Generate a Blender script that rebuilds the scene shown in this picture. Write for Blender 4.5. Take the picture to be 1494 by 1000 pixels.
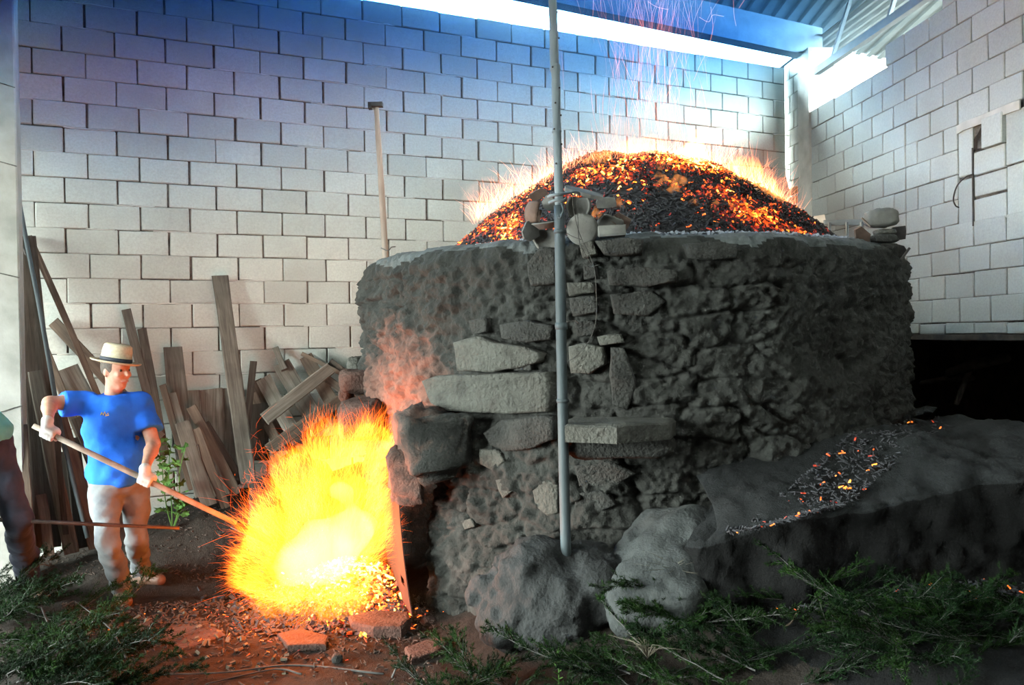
import bpy, math, random
import numpy as np
from math import sin, cos, pi, radians, atan2, hypot, sqrt
from mathutils import Matrix, Vector
for o in list(bpy.data.objects): bpy.data.objects.remove(o, do_unlink=True)
S = bpy.context.scene; COL = S.collection

# ------------------------------------------------------------------ camera (solved from the block courses)
F, PIT, ROL, YAW, H = 1239.67, -0.0106, -0.0163, -0.4569, 1.76
def ray(u, v):
    du, dv = u-747, v-500
    c, s = cos(-ROL), sin(-ROL); du, dv = c*du-s*dv, s*du+c*dv
    d = (du/F, 1.0, -dv/F)
    c, s = cos(PIT), sin(PIT); y = c*d[1]-s*d[2]; z = s*d[1]+c*d[2]
    c, s = cos(YAW), sin(YAW)
    return Vector((c*d[0]-s*y, s*d[0]+c*y, z))
CAM = Vector((0, 0, H))
FWD = ray(747, 500).normalized(); RGT = (ray(1000, 500)-ray(747, 500)).normalized(); UP = RGT.cross(FWD)
cd = bpy.data.cameras.new('camera'); cam = bpy.data.objects.new('camera', cd); COL.objects.link(cam)
cd.sensor_width = 36; cd.lens = F/1494*36; cd.clip_start = .05; cd.clip_end = 300
m = Matrix((RGT, UP, -FWD)).transposed().to_4x4(); m.translation = CAM; cam.matrix_world = m
S.camera = cam

# ------------------------------------------------------------------ sky, exposure
w = bpy.data.worlds.new('sky'); S.world = w; w.use_nodes = True
bg = w.node_tree.nodes['Background']; bg.inputs[0].default_value = (.86, .98, .93, 1); bg.inputs[1].default_value = 84.0
vs = S.view_settings; vs.view_transform = 'Standard'; vs.look = 'None'; vs.gamma = 1; vs.use_curve_mapping = False
vs.exposure = 0.0
S.cycles.transparent_max_bounces = 96

# sampling guide for the open left side of the shed (a portal gives no light of its own)
def portal(loc, rot, sx, sy):
    l = bpy.data.lights.new('sky_portal', 'AREA'); l.shape = 'RECTANGLE'; l.size = sx; l.size_y = sy
    l.cycles.is_portal = True
    o = bpy.data.objects.new('sky_portal', l); COL.objects.link(o); o.location = loc; o.rotation_euler = rot
    return o
portal((-5.56, 5.1, 1.65), (0, radians(-90), 0), 3.3, 5.8)

# ------------------------------------------------------------------ pixel helpers: a pixel plus a real plane or depth gives a point
def pd(u, v, d):
    r = ray(u, v); return CAM + r*(d/r.dot(FWD))
def onz(u, v, z):
    r = ray(u, v); return CAM + r*((z-H)/r.z)
def ony(u, v, y):
    r = ray(u, v); return CAM + r*(y/r.y)
RA = -.3646; RN = Vector((cos(RA), sin(RA), 0)); RD = Vector((sin(RA), -cos(RA), 0)); RX = 4.7645
def onr(u, v, off=0):
    r = ray(u, v); return CAM + r*((RN.x*RX-off)/RN.dot(r))

# ------------------------------------------------------------------ noise
def _hash(ix, iy, iz, seed):
    n = (ix*374761393 + iy*668265263 + iz*2147483647 + seed*1274126177) & 0xffffffff
    n = ((n ^ (n >> 13))*1274126177) & 0xffffffff
    n = (n ^ (n >> 16)) & 0xffffffff
    return n.astype(np.float64)/4294967295.0
def vnoise(P, seed=0):
    P = np.asarray(P, float); i = np.floor(P).astype(np.int64); f = P-i; f = f*f*(3-2*f)
    r = 0
    for dx in (0, 1):
        for dy in (0, 1):
            for dz in (0, 1):
                wt = (f[..., 0] if dx else 1-f[..., 0])*(f[..., 1] if dy else 1-f[..., 1])*(f[..., 2] if dz else 1-f[..., 2])
                r = r + wt*_hash(i[..., 0]+dx, i[..., 1]+dy, i[..., 2]+dz, seed)
    return r*2-1
def fbm(P, oct=4, seed=0, lac=2.03, gain=.5):
    P = np.asarray(P, float); a = 1; r = 0
    for k in range(oct): r = r + a*vnoise(P*(lac**k), seed+k*17); a *= gain
    return r
def worley(P2, seed=0):
    P2 = np.asarray(P2, float); i = np.floor(P2).astype(np.int64); f1 = np.full(P2.shape[:-1], 9.); f2 = f1.copy(); cid = np.zeros(P2.shape[:-1])
    for dx in (-1, 0, 1):
        for dy in (-1, 0, 1):
            jx, jy = i[..., 0]+dx, i[..., 1]+dy; z = np.zeros_like(jx)
            px = jx+.15+.7*_hash(jx, jy, z, seed); py = jy+.15+.7*_hash(jx, jy, z+1, seed)
            d = np.maximum(np.abs(px-P2[..., 0])*.9, np.abs(py-P2[..., 1])*1.0)+.25*np.hypot(px-P2[..., 0], py-P2[..., 1])
            c = _hash(jx, jy, z+2, seed); n = d < f1
            f2 = np.where(n, f1, np.minimum(f2, d)); cid = np.where(n, c, cid); f1 = np.where(n, d, f1)
    return f1, f2, cid
def sstep(a, b, x):
    t = np.clip((np.asarray(x, float)-a)/(b-a), 0, 1); return t*t*(3-2*t)

# ------------------------------------------------------------------ mesh helpers
def mesh(name, v, f, smooth=False):
    me = bpy.data.meshes.new(name)
    me.from_pydata([tuple(map(float, p)) for p in v], [], f if isinstance(f, list) else [tuple(map(int, q)) for q in f])
    if smooth: me.polygons.foreach_set('use_smooth', [True]*len(me.polygons))
    me.update(); return me
def obj(name, me, mat=None, parent=None, loc=None, rot=None, **k):
    o = bpy.data.objects.new(name, me); COL.objects.link(o)
    if mat is not None and me is not None and len(me.materials) == 0: me.materials.append(mat)
    if parent is not None: o.parent = parent
    if loc is not None: o.location = loc
    if rot is not None: o.rotation_euler = rot
    for a, b in k.items(): o[a] = b
    return o
def thing(name, label, cat, loc=(0, 0, 0), group=None):
    o = bpy.data.objects.new(name, None); COL.objects.link(o); o.location = loc; o.empty_display_size = .1
    o['label'] = label; o['category'] = cat
    if group: o['group'] = group
    return o
def tag(o, label, cat, group=None, kind=None):
    o['label'] = label; o['category'] = cat
    if group: o['group'] = group
    if kind: o['kind'] = kind
    return o
class MB:
    def __init__(s): s.v = []; s.f = []
    def add(s, v, f):
        n = len(s.v); s.v += [tuple(p) for p in v]; s.f += [tuple(i+n for i in q) for q in f]; return s
    def box(s, x0, x1, y0, y1, z0, z1, M=None):
        v = [(x, y, z) for z in (z0, z1) for y in (y0, y1) for x in (x0, x1)]
        if M is not None: v = [M @ Vector(p) for p in v]
        return s.add(v, [(0, 2, 3, 1), (4, 5, 7, 6), (0, 1, 5, 4), (2, 6, 7, 3), (0, 4, 6, 2), (1, 3, 7, 5)])
    def tube(s, pts, r, n=8, caps=True, squash=1.0):
        pts = [Vector(p) for p in pts]; R = list(r) if hasattr(r, '__len__') else [r]*len(pts)
        t0 = (pts[1]-pts[0]).normalized(); ref = Vector((0, 0, 1)) if abs(t0.z) < .9 else Vector((1, 0, 0))
        a = t0.cross(ref).normalized(); V = []
        for i, p in enumerate(pts):
            t = (pts[min(i+1, len(pts)-1)]-pts[max(i-1, 0)]).normalized()
            a = (a-t*a.dot(t)).normalized(); b = t.cross(a)
            for k in range(n):
                q = 2*pi*k/n; V.append(p+(a*cos(q)+b*sin(q)*squash)*R[i])
        Fs = []
        for i in range(len(pts)-1):
            for k in range(n): Fs.append((i*n+k, i*n+(k+1) % n, (i+1)*n+(k+1) % n, (i+1)*n+k))
        if caps: Fs.append(tuple(range(n-1, -1, -1))); Fs.append(tuple((len(pts)-1)*n+k for k in range(n)))
        return s.add(V, Fs)
    def lathe(s, prof, n=20, M=None):
        V = []
        for (r, z) in prof:
            for k in range(n):
                p = Vector((r*cos(2*pi*k/n), r*sin(2*pi*k/n), z)); V.append(M @ p if M is not None else p)
        Fs = [(i*n+k, i*n+(k+1) % n, (i+1)*n+(k+1) % n, (i+1)*n+k) for i in range(len(prof)-1) for k in range(n)]
        return s.add(V, Fs)
    def mesh(s, name, smooth=False): return mesh(name, s.v, s.f, smooth)
    def build(s, name, mat, parent=None, smooth=False, **k): return obj(name, s.mesh(name, smooth), mat, parent, **k)
def cbox(sx, sy, sz, b, wob=0, rnd=None, org=(0, 0, 0)):
    """chamfered box, 24 verts; org = centre"""
    hx, hy, hz = sx/2, sy/2, sz/2; V = []; idx = {}
    for ix in (-1, 1):
        for iy in (-1, 1):
            for iz in (-1, 1):
                for ax in range(3):
                    p = [ix*hx, iy*hy, iz*hz]; q = [ix*(hx-b), iy*(hy-b), iz*(hz-b)]; q[ax] = p[ax]
                    if wob and rnd: q = [a+rnd.uniform(-wob, wob) for a in q]
                    idx[ix, iy, iz, ax] = len(V); V.append((q[0]+org[0], q[1]+org[1], q[2]+org[2]))
    Fs = []
    for ax in range(3):
        o1, o2 = (ax+1) % 3, (ax+2) % 3
        for sgn in (-1, 1):
            q = []
            for a, b_ in ((-1, -1), (1, -1), (1, 1), (-1, 1)):
                k = [0, 0, 0]; k[ax] = sgn; k[o1] = a; k[o2] = b_; q.append(idx[k[0], k[1], k[2], ax])
            Fs.append(tuple(q if sgn > 0 else q[::-1]))
    for ax in range(3):                       # edges along ax
        o1, o2 = (ax+1) % 3, (ax+2) % 3
        for a in (-1, 1):
            for b_ in (-1, 1):
                q = []
                for e, fa in ((-1, o1), (1, o1), (1, o2), (-1, o2)):
                    k = [0, 0, 0]; k[ax] = e; k[o1] = a; k[o2] = b_; q.append(idx[k[0], k[1], k[2], fa])
                Fs.append(tuple(q if a*b_ < 0 else q[::-1]))
    for ix in (-1, 1):
        for iy in (-1, 1):
            for iz in (-1, 1):
                q = [idx[ix, iy, iz, a] for a in range(3)]
                Fs.append(tuple(q if ix*iy*iz > 0 else q[::-1]))
    return V, Fs
def grid_faces(nu, nv, wrap=False):
    i = np.arange(nu-1 if not wrap else nu)[:, None]; j = np.arange(nv-1)[None, :]; i2 = (i+1) % nu
    return np.stack([i*nv+j, i2*nv+j, i2*nv+j+1, i*nv+j+1], -1).reshape(-1, 4)
def fast_mesh(name, V, Fq, smooth=True):
    """numpy verts and faces of equal size"""
    V = np.asarray(V, np.float32).reshape(-1, 3); Fq = np.asarray(Fq, np.int32); k = Fq.shape[1]
    me = bpy.data.meshes.new(name); me.vertices.add(len(V)); me.vertices.foreach_set('co', V.ravel())
    me.loops.add(Fq.size); me.loops.foreach_set('vertex_index', Fq.ravel())
    me.polygons.add(len(Fq)); me.polygons.foreach_set('loop_start', np.arange(0, Fq.size, k, dtype=np.int32))
    me.update(calc_edges=True); me.validate()
    me.polygons.foreach_set('use_smooth', np.full(len(me.polygons), smooth)); me.update(); return me
def attr(me, name, vals):
    a = me.attributes.new(name, 'FLOAT', 'POINT'); a.data.foreach_set('value', np.asarray(vals, np.float32)); return a
def curve3(P, n=12):
    """Catmull-Rom through points"""
    P = [Vector(p) for p in P]; P = [P[0]*2-P[1]]+P+[P[-1]*2-P[-2]]; out = []
    for i in range(1, len(P)-2):
        a, b, c, d = P[i-1:i+3]
        for k in range(n):
            t = k/n; out.append(.5*((2*b)+(c-a)*t+(2*a-5*b+4*c-d)*t*t+(3*b-a-3*c+d)*t**3))
    out.append(P[-2]); return out

# ------------------------------------------------------------------ surface nets: smooth solids from distance fields
def surface_nets(D, org, h):
    sx, sy, sz = D.shape; ins = D < 0
    c = np.zeros((sx-1, sy-1, sz-1), int)
    for dx in (0, 1):
        for dy in (0, 1):
            for dz in (0, 1): c += ins[dx:sx-1+dx, dy:sy-1+dy, dz:sz-1+dz]
    act = (c > 0) & (c < 8); idx = -np.ones(act.shape, int); cells = np.argwhere(act); idx[act] = np.arange(len(cells))
    acc = np.zeros((len(cells), 3)); cnt = np.zeros(len(cells)); I, J, K = cells.T
    cor = [(a, b, e) for a in (0, 1) for b in (0, 1) for e in (0, 1)]
    for a in cor:
        for ax in range(3):
            if a[ax]: continue
            b = list(a); b[ax] = 1
            da = D[I+a[0], J+a[1], K+a[2]]; db = D[I+b[0], J+b[1], K+b[2]]; cr = (da < 0) != (db < 0)
            t = np.where(cr, da/np.where(da == db, 1, da-db), 0); p = np.tile(np.array(a, float), (len(cells), 1)); p[:, ax] += t
            acc += np.where(cr[:, None], p, 0); cnt += cr
    V = (cells+acc/np.maximum(cnt, 1)[:, None])*h+np.array(org)
    Fs = []
    for ax in range(3):
        o1, o2 = (ax+1) % 3, (ax+2) % 3
        A = [slice(None)]*3; Bs = [slice(None)]*3; A[ax] = slice(0, -1); Bs[ax] = slice(1, None)
        ia, ib = ins[tuple(A)], ins[tuple(Bs)]; e = np.argwhere(ia != ib)
        ok = (e[:, o1] > 0) & (e[:, o2] > 0) & (e[:, o1] < D.shape[o1]-1) & (e[:, o2] < D.shape[o2]-1); e = e[ok]
        q = []
        for (p1, p2) in ((-1, -1), (0, -1), (0, 0), (-1, 0)):
            k = e.copy(); k[:, o1] += p1; k[:, o2] += p2; q.append(idx[k[:, 0], k[:, 1], k[:, 2]])
        q = np.stack(q, 1); fl = ia[tuple(e.T)]; q[~fl] = q[~fl][:, ::-1]; Fs.append(q)
    return V, np.concatenate(Fs)
class SDF:
    def __init__(s, lo, hi, h):
        s.h = h; s.lo = np.array(lo, float); n = np.ceil((np.array(hi)-s.lo)/h).astype(int)+1
        s.ax = [s.lo[i]+h*np.arange(n[i]) for i in range(3)]; s.D = np.full(tuple(n), 9., np.float32)
    def _win(s, lo, hi):
        sl = tuple(slice(max(0, int((lo[i]-s.lo[i])/s.h)), max(0, int((hi[i]-s.lo[i])/s.h)+2)) for i in range(3))
        X = np.meshgrid(*[s.ax[i][sl[i]] for i in range(3)], indexing='ij'); return sl, np.stack(X, -1)
    def put(s, d, sl, k):
        a = s.D[sl]
        if k > 0:
            hh = np.clip(.5+.5*(a-d)/k, 0, 1); s.D[sl] = a*(1-hh)+d*hh-k*hh*(1-hh)
        else: s.D[sl] = np.minimum(a, d)
    def cone(s, a, b, ra, rb, k=.02):
        a, b = np.array(a, float), np.array(b, float); m_ = max(ra, rb)+k*2+.03
        sl, X = s._win(np.minimum(a, b)-m_, np.maximum(a, b)+m_)
        if X.size == 0: return s
        t = np.clip(((X-a)@(b-a))/((b-a)@(b-a)+1e-9), 0, 1); d = np.linalg.norm(X-a-t[..., None]*(b-a), axis=-1)-(ra+(rb-ra)*t)
        s.put(d, sl, k); return s
    def chain(s, pts, rs, k=.02):
        for i in range(len(pts)-1): s.cone(pts[i], pts[i+1], rs[i], rs[i+1], k)
        return s
    def ell(s, c, r, M=None, k=.02, sub=False):
        c = np.array(c, float); r = np.array(r, float); m_ = r.max()+k*2+.03; sl, X = s._win(c-m_, c+m_)
        if X.size == 0: return s
        q = (X-c)@(np.array(M) if M is not None else np.eye(3)); k0 = np.linalg.norm(q/r, axis=-1); k1 = np.linalg.norm(q/(r*r), axis=-1)
        d = k0*(k0-1)/np.maximum(k1, 1e-6)
        if sub: s.D[sl] = np.maximum(s.D[sl], -d)
        else: s.put(d, sl, k)
        return s
    def cut(s, p, n):
        """remove what lies on the +n side"""
        X = np.stack(np.meshgrid(*s.ax, indexing='ij'), -1); s.D = np.maximum(s.D, (X-np.array(p))@np.array(n)).astype(np.float32); return s
    def noise(s, amp, sc, oct=3, seed=0):
        X = np.stack(np.meshgrid(*s.ax, indexing='ij'), -1); near = np.abs(s.D) < .15
        s.D[near] += (amp*fbm(X[near]*sc, oct, seed)).astype(np.float32); return s
    def mesh(s, name):
        s.D[0] = s.D[-1] = 1; s.D[:, 0] = s.D[:, -1] = 1; s.D[:, :, 0] = s.D[:, :, -1] = 1
        V, Fs = surface_nets(s.D, s.lo, s.h); return fast_mesh(name, V, Fs)

# ------------------------------------------------------------------ materials
class NT:
    def __init__(s, name):
        s.m = bpy.data.materials.new(name); s.m.use_nodes = True; s.t = s.m.node_tree; s.t.nodes.clear()
        s.out = s.n('ShaderNodeOutputMaterial')
    def n(s, typ, **k):
        x = s.t.nodes.new(typ)
        for a, b in k.items():
            if a.startswith('i_'): x.inputs[a[2:].replace('_', ' ')].default_value = b
            else: setattr(x, a, b)
        return x
    def l(s, a, b): s.t.links.new(a, b)
    def math(s, op, a, b=None):
        x = s.n('ShaderNodeMath', operation=op)
        for i, q in enumerate((a, b)):
            if q is None: continue
            if isinstance(q, (int, float)): x.inputs[i].default_value = q
            else: s.l(q, x.inputs[i])
        return x.outputs[0]
    def mix(s, f, a, b, mode='MIX'):
        x = s.n('ShaderNodeMix', data_type='RGBA', blend_type=mode)
        for i, q in ((0, f), (6, a), (7, b)):
            if isinstance(q, (int, float)): x.inputs[i].default_value = q
            elif isinstance(q, tuple): x.inputs[i].default_value = (*q, 1) if len(q) == 3 else q
            else: s.l(q, x.inputs[i])
        return x.outputs[2]
    def ramp(s, f, st, interp='LINEAR'):
        x = s.n('ShaderNodeValToRGB'); x.color_ramp.interpolation = interp; e = x.color_ramp.elements
        while len(e) < len(st): e.new(.5)
        for i, (p, c) in enumerate(st): e[i].position = p; e[i].color = (*c, 1) if len(c) == 3 else c
        s.l(f, x.inputs[0]); return x.outputs[0]
    def noise(s, vec, scale, detail=4, rough=.55, dist=0):
        x = s.n('ShaderNodeTexNoise'); x.inputs['Scale'].default_value = scale; x.inputs['Detail'].default_value = detail
        x.inputs['Roughness'].default_value = rough; x.inputs['Distortion'].default_value = dist
        if vec is not None: s.l(vec, x.inputs['Vector'])
        return x.outputs['Fac']
    def coords(s, world=False, stretch=None):
        if world: v = s.n('ShaderNodeNewGeometry').outputs['Position']
        else:
            v = s.n('ShaderNodeTexCoord').outputs['Object']; r = s.n('ShaderNodeObjectInfo').outputs['Random']
            x = s.n('ShaderNodeVectorMath', operation='ADD'); s.l(v, x.inputs[0]); s.l(s.math('MULTIPLY', r, 37.), x.inputs[1]); v = x.outputs[0]
        if stretch:
            x = s.n('ShaderNodeVectorMath', operation='MULTIPLY'); s.l(v, x.inputs[0]); x.inputs[1].default_value = stretch; v = x.outputs[0]
        return v
    def bsdf(s, col, rough=.9, bump=None, bdist=.01, bstr=.6, metal=0, spec=.3, **k):
        b = s.n('ShaderNodeBsdfPrincipled')
        for nm, q in (('Base Color', col), ('Roughness', rough), ('Metallic', metal), ('Specular IOR Level', spec)):
            if isinstance(q, (int, float)): b.inputs[nm].default_value = q
            elif isinstance(q, tuple): b.inputs[nm].default_value = (*q, 1)
            else: s.l(q, b.inputs[nm])
        if bump is not None:
            x = s.n('ShaderNodeBump'); x.inputs['Distance'].default_value = bdist; x.inputs['Strength'].default_value = bstr
            s.l(bump, x.inputs['Height']); s.l(x.outputs[0], b.inputs['Normal'])
        s.l(b.outputs[0], s.out.inputs[0]); s.b = b; return s.m
def simple(name, c1, c2, scale=12, rough=.9, bump=.004, metal=0, world=False, stretch=None, var=.25, detail=5, spec=.3, c3=None):
    t = NT(name); v = t.coords(world, stretch); n = t.noise(v, scale, detail)
    st = [(.32, c1), (.68, c2)] if c3 is None else [(.3, c1), (.52, c2), (.72, c3)]
    c = t.ramp(n, st)
    if var and not world:
        r = t.n('ShaderNodeObjectInfo').outputs['Random']; k = t.math('ADD', t.math('MULTIPLY', r, var), 1-var/2)
        x = t.n('ShaderNodeVectorMath', operation='SCALE'); t.l(c, x.inputs[0]); t.l(k, x.inputs['Scale']); c = x.outputs[0]
    n2 = t.noise(v, scale*6, 6)
    return t.bsdf(c, rough, n2, bump, .7, metal, spec)
M = {}
def block_mat(name, a, b, dirt):
    t = NT(name); v = t.coords(); w_ = t.coords(True)
    r = t.n('ShaderNodeObjectInfo').outputs['Random']
    base = t.ramp(r, [(0, a), (.5, tuple((p+q)/2 for p, q in zip(a, b))), (1, b)])
    fine = t.noise(v, 55, 6, .7); big = t.noise(w_, 1.1, 3)
    c = t.mix(t.math('MULTIPLY', t.ramp(fine, [(.35, (0, 0, 0)), (.65, (1, 1, 1))]), .34), base, tuple(p*.55 for p in a))
    c = t.mix(t.ramp(big, [(.5, (0, 0, 0)), (.75, (.55, .55, .55))]), c, dirt)
    return t.bsdf(c, .95, fine, .003, .8, 0, .15)
M['block'] = block_mat('concrete_block', (.35, .36, .33), (.44, .45, .41), (.27, .265, .235))
M['block_cool'] = block_mat('concrete_block_pale', (.36, .385, .375), (.43, .455, .44), (.30, .30, .28))
M['mortar'] = simple('mortar', (.03, .027, .024), (.16, .15, .13), 14, .95, .006, world=True)
M['concrete'] = simple('concrete', (.36, .35, .32), (.50, .49, .45), 5, .9, .004, world=True)
M['pillar'] = simple('pillar_concrete', (.22, .215, .195), (.32, .31, .285), 5, .9, .004, world=True)
M['roof'] = simple('painted_sheet', (.12, .16, .18), (.18, .22, .24), 2.5, .55, .001, world=True)
M['steel_blue'] = simple('painted_steel', (.16, .19, .21), (.24, .27, .29), 4, .55, .001, world=True)
# ================================================================== SETTING
WY = 7.9944; ZA = 2.1998+H; ROW = .21; XB = -.1937; RZ = 2.3376+H; RS0 = -7.534
rnd = random.Random(3)
BW = []
for k in range(5):
    v, f = cbox(.387, .12, .205, .006, .0022, rnd); BW.append(mesh('block', v, f))
def bmesh_for(width, height=.205, depth=.12):
    v, f = cbox(width-.013, depth, height, .006, .002, rnd); return mesh('block', v, f)
KC = Vector((3.87, 5.775, 0)); KR = 2.10; KH = 2.32         # the kiln stands here
# ---- back wall
wb = MB().box(-5.6, 7.78, WY+.020, WY+.14, -.4, ZA+5*ROW-.004).build('wall_back', M['mortar'], kind='structure')
def hidden_by_kiln(p):
    a = Vector((p.x, p.y)); k = Vector((KC.x, KC.y)); d = a-Vector((0, 0)); t = max(0, min(1, k.dot(d)/d.dot(d))); q = d*t
    if (q-k).length > KR-.12: return False
    z = H+(p.z-H)*max(.0, (t-.12)); return z < KH-.25
rest = MB(); nb = 0; cand = []
for r in range(-5, 20):
    z = ZA-ROW*(r+.5); off = 0 if r % 2 == 0 else .174
    for k in range(-7, 21):
        x0 = XB+off+.4*k; x1 = x0+.4
        x0 = max(x0, -2.6); x1 = min(x1, 7.76)
        if x1-x0 < .05: continue
        c = Vector(((x0+x1)/2, WY+.06, z)); jz = rnd.uniform(-.004, .004); jx = rnd.uniform(-.005, .005); jy = rnd.uniform(-.004, .004)
        q = c-CAM; dpt = q.dot(FWD); pu, pv = 747+F*q.dot(RGT)/dpt, 500-F*q.dot(UP)/dpt
        vis = x1 > -.62 and not hidden_by_kiln(c) and -14 < pv < 720
        cand.append((1/dpt if vis else 0, x0, x1, c, Vector((jx, jy, jz))))
cand.sort(key=lambda t: -t[0])
for i, (w_, x0, x1, c, j) in enumerate(cand):
    if w_ == 0 or i >= 300:
        v, f = cbox(x1-x0-.008, .12, .2, .006, 0, None, (c.x, c.y, c.z)); rest.add(v, f); continue
    nb += 1
    obj('block', rnd.choice(BW) if x1-x0 > .39 else bmesh_for(x1-x0), M['block'], wb, c+j, (rnd.uniform(-.006, .006), rnd.uniform(-.006, .006), rnd.uniform(-.008, .008)))
rest.build('block_field', M['block'], wb, kind='stuff')
print('back blocks', nb, sum(t[0] > 0 for t in cand))
# mortar squeezed out along some bed joints
for r in range(-4, 17):
    z = ZA-ROW*r; x = -.6+rnd.uniform(0, .8)
    while x < 7.6:
        L = rnd.uniform(.15, .7)
        if rnd.random() < .55 and not hidden_by_kiln(Vector((x, WY, z))):
            P = [(x+L*i/6, WY+.004+rnd.uniform(-.004, .006), z+rnd.uniform(-.004, .004)) for i in range(7)]
            MB().tube(P, [.004]+[rnd.uniform(.005, .009) for _ in range(5)]+[.004], 5).build('mortar_bead', M['concrete'], wb)
        x += L+rnd.uniform(.1, .6)
# ---- right wall (meets the back wall at an acute angle), stepped top, resting on a lintel
RB = Vector((RX, 0, 0))
def rp(s, z, off=0): return RB+RD*s+Vector((0, 0, z))+RN*off
def rs(u, v): p = onr(u, v); return (p-RB).dot(RD), p.z
RROT = (0, 0, atan2(RD.y, RD.x))
wr = MB()
def rbox(mb, s0, s1, n0, n1, z0, z1):
    v = [rp(s, z, n) for z in (z0, z1) for n in (n0, n1) for s in (s0, s1)]
    return mb.add(v, [(0, 2, 3, 1), (4, 5, 7, 6), (0, 1, 5, 4), (2, 6, 7, 3), (0, 4, 6, 2), (1, 3, 7, 5)])
ZB = RZ-ROW*11.45                                                    # underside of the wall
s_col0 = rs(1183, 200)[0]; s_st1 = rs(1291, 95)[0]; s_st2 = rs(1373, 8)[0]; S_END = 2.9
rbox(wr, s_col0, S_END, .022, .16, ZB, RZ+ROW-.004); rbox(wr, s_st1, S_END, .022, .16, RZ+ROW-.01, RZ+2*ROW-.004); rbox(wr, s_st2, S_END, .022, .16, RZ+2*ROW-.01, RZ+3*ROW-.004)
for i in range(8):
    s = s_st2+1.15*(i+1); rbox(wr, s, S_END, .022, .16, RZ+(3+i)*ROW-.01, RZ+(4+i)*ROW-.004)
wr = wr.build('wall_right', M['mortar'], kind='structure')
# custom infill quads on the right wall, image corners -> wall rectangle
u_in = [ # (u0,v0 top-left-ish, u1,v1 bottom-right-ish)
 (1398, 188, 1418, 257), (1420, 216, 1466, 250), (1467, 160, 1494, 238), (1398, 262, 1420, 327),
 (1421, 252, 1468, 282), (1421, 286, 1468, 322), (1469, 240, 1494, 312)]
s_in0 = rs(1397, 250)[0]; s_in1 = rs(1500, 250)[0]
z_in0 = rs(1440, 325)[1]; z_in1 = rs(1440, 172)[1]
s_v = rs(1320.5, 220)[0]; rest = MB(); nr = 0
BR = []
for k in range(4):
    v, f = cbox(.387, .12, .205, .006, .0022, rnd); BR.append(mesh('block', v, f))
for r in range(-10, 12):
    z = RZ-ROW*(r+.5); hz = .205
    if r == 11: z = (RZ-ROW*11+ZB)/2; hz = RZ-ROW*11-ZB-.006
    off = 0 if r % 2 == 0 else .195
    lim0 = s_col0 if r >= -1 else (s_st1 if r == -2 else s_st2+max(0, -3-r)*1.15)
    cuts = sorted({lim0, S_END, *[RS0+off+.4*k for k in range(-1, 24) if lim0+.06 < RS0+off+.4*k < S_END-.05]})
    if 2 <= r <= 6: cuts = sorted([c for c in cuts if abs(c-s_v) > .07]+[s_v])
    inz = z_in0-.02 < z < z_in1+.02
    if inz: cuts = sorted([c for c in cuts if abs(c-s_in0) > .06 and not (s_in0 < c < s_in1)]+[s_in0, s_in1])
    for a, b in zip(cuts[:-1], cuts[1:]):
        if inz and a >= s_in0-.01 and b <= s_in1+.01: continue
        c = rp((a+b)/2, z, .06)
        vis = r >= -4 and a < -3.6
        if not vis:
            v, f = cbox(b-a-.008, .12, hz, .006); Mx = Matrix.Translation(c) @ Matrix.Rotation(RROT[2], 4, 'Z'); rest.add([Mx @ Vector(q) for q in v], f); continue
        nr += 1
        me = rnd.choice(BR) if abs(b-a-.4) < .012 and r < 11 else bmesh_for(b-a, hz)
        obj('block', me, M['block_cool'], wr, c+Vector((0, 0, rnd.uniform(-.004, .004))), (rnd.uniform(-.006, .006), rnd.uniform(-.004, .004), RROT[2]+rnd.uniform(-.008, .008)))
rest.build('block_field', M['block_cool'], wr, kind='stuff')
for (u0, v0, u1, v1) in u_in:
    um = (u0+u1)/2; vm = (v0+v1)/2; a = rs(u0, vm)[0]; b = rs(u1, vm)[0]; zt = rs(um, v0)[1]; zb = rs(um, v1)[1]
    v, f = cbox(b-a, .12, zt-zb, .006, .002, rnd); obj('block', mesh('block', v, f), M['block_cool'], wr, rp((a+b)/2, (zt+zb)/2, .062), RROT)
print('right blocks', nr)
# pale mortar band above the infill
P = [onr(u, v)+RN*-.004 for u, v in ((1398, 190), (1408, 184), (1430, 176), (1455, 166), (1480, 156), (1490, 153))]
mb = MB()
for i in range(len(P)-1):
    a, b = P[i], P[i+1]; d = Vector((0, 0, .035)); n = RN*-.012
    mb.add([a-d, b-d, b+d, a+d, a-d+n, b-d+n, b+d+n, a+d+n], [(4, 5, 6, 7), (0, 1, 5, 4), (2, 3, 7, 6), (0, 4, 7, 3), (1, 2, 6, 5)])
mb.build('mortar_band', M['concrete'], wr)
# slab box left standing proud, with the broken hole beside and under it
a, zt = rs(1436, 177); b, zb = rs(1466, 205)
v, f = cbox(b-a, .09, zt-zb+.03, .006, .003, rnd); obj('patch_slab', mesh('patch_slab', v, f), M['block_cool'], wr, rp((a+b)/2, (zt+zb)/2-.0, .015), RROT)
M['hole'] = simple('hole_shade', (.01, .008, .007), (.04, .03, .022), 20, 1, .01)
hp = [onr(u, v)+RN*.016 for u, v in ((1417, 204), (1424, 195), (1428, 186), (1430, 200), (1431, 213), (1450, 211), (1466, 205), (1466, 208), (1452, 217), (1432, 220), (1416, 221))]
hc = sum(hp, Vector())/len(hp); mesh_h = MB().add([*hp, hc+RN*.0195], [(i, (i+1) % len(hp), len(hp)) for i in range(len(hp))])
mesh_h.build('hole_shade_patch', M['hole'], wr)  # dark patch over the backing; the hole's shade is put into its colour
for (u0, v0, u1, v1) in ((1419, 222, 1419, 286), (1419, 262, 1419, 325)):
    pass
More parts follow.
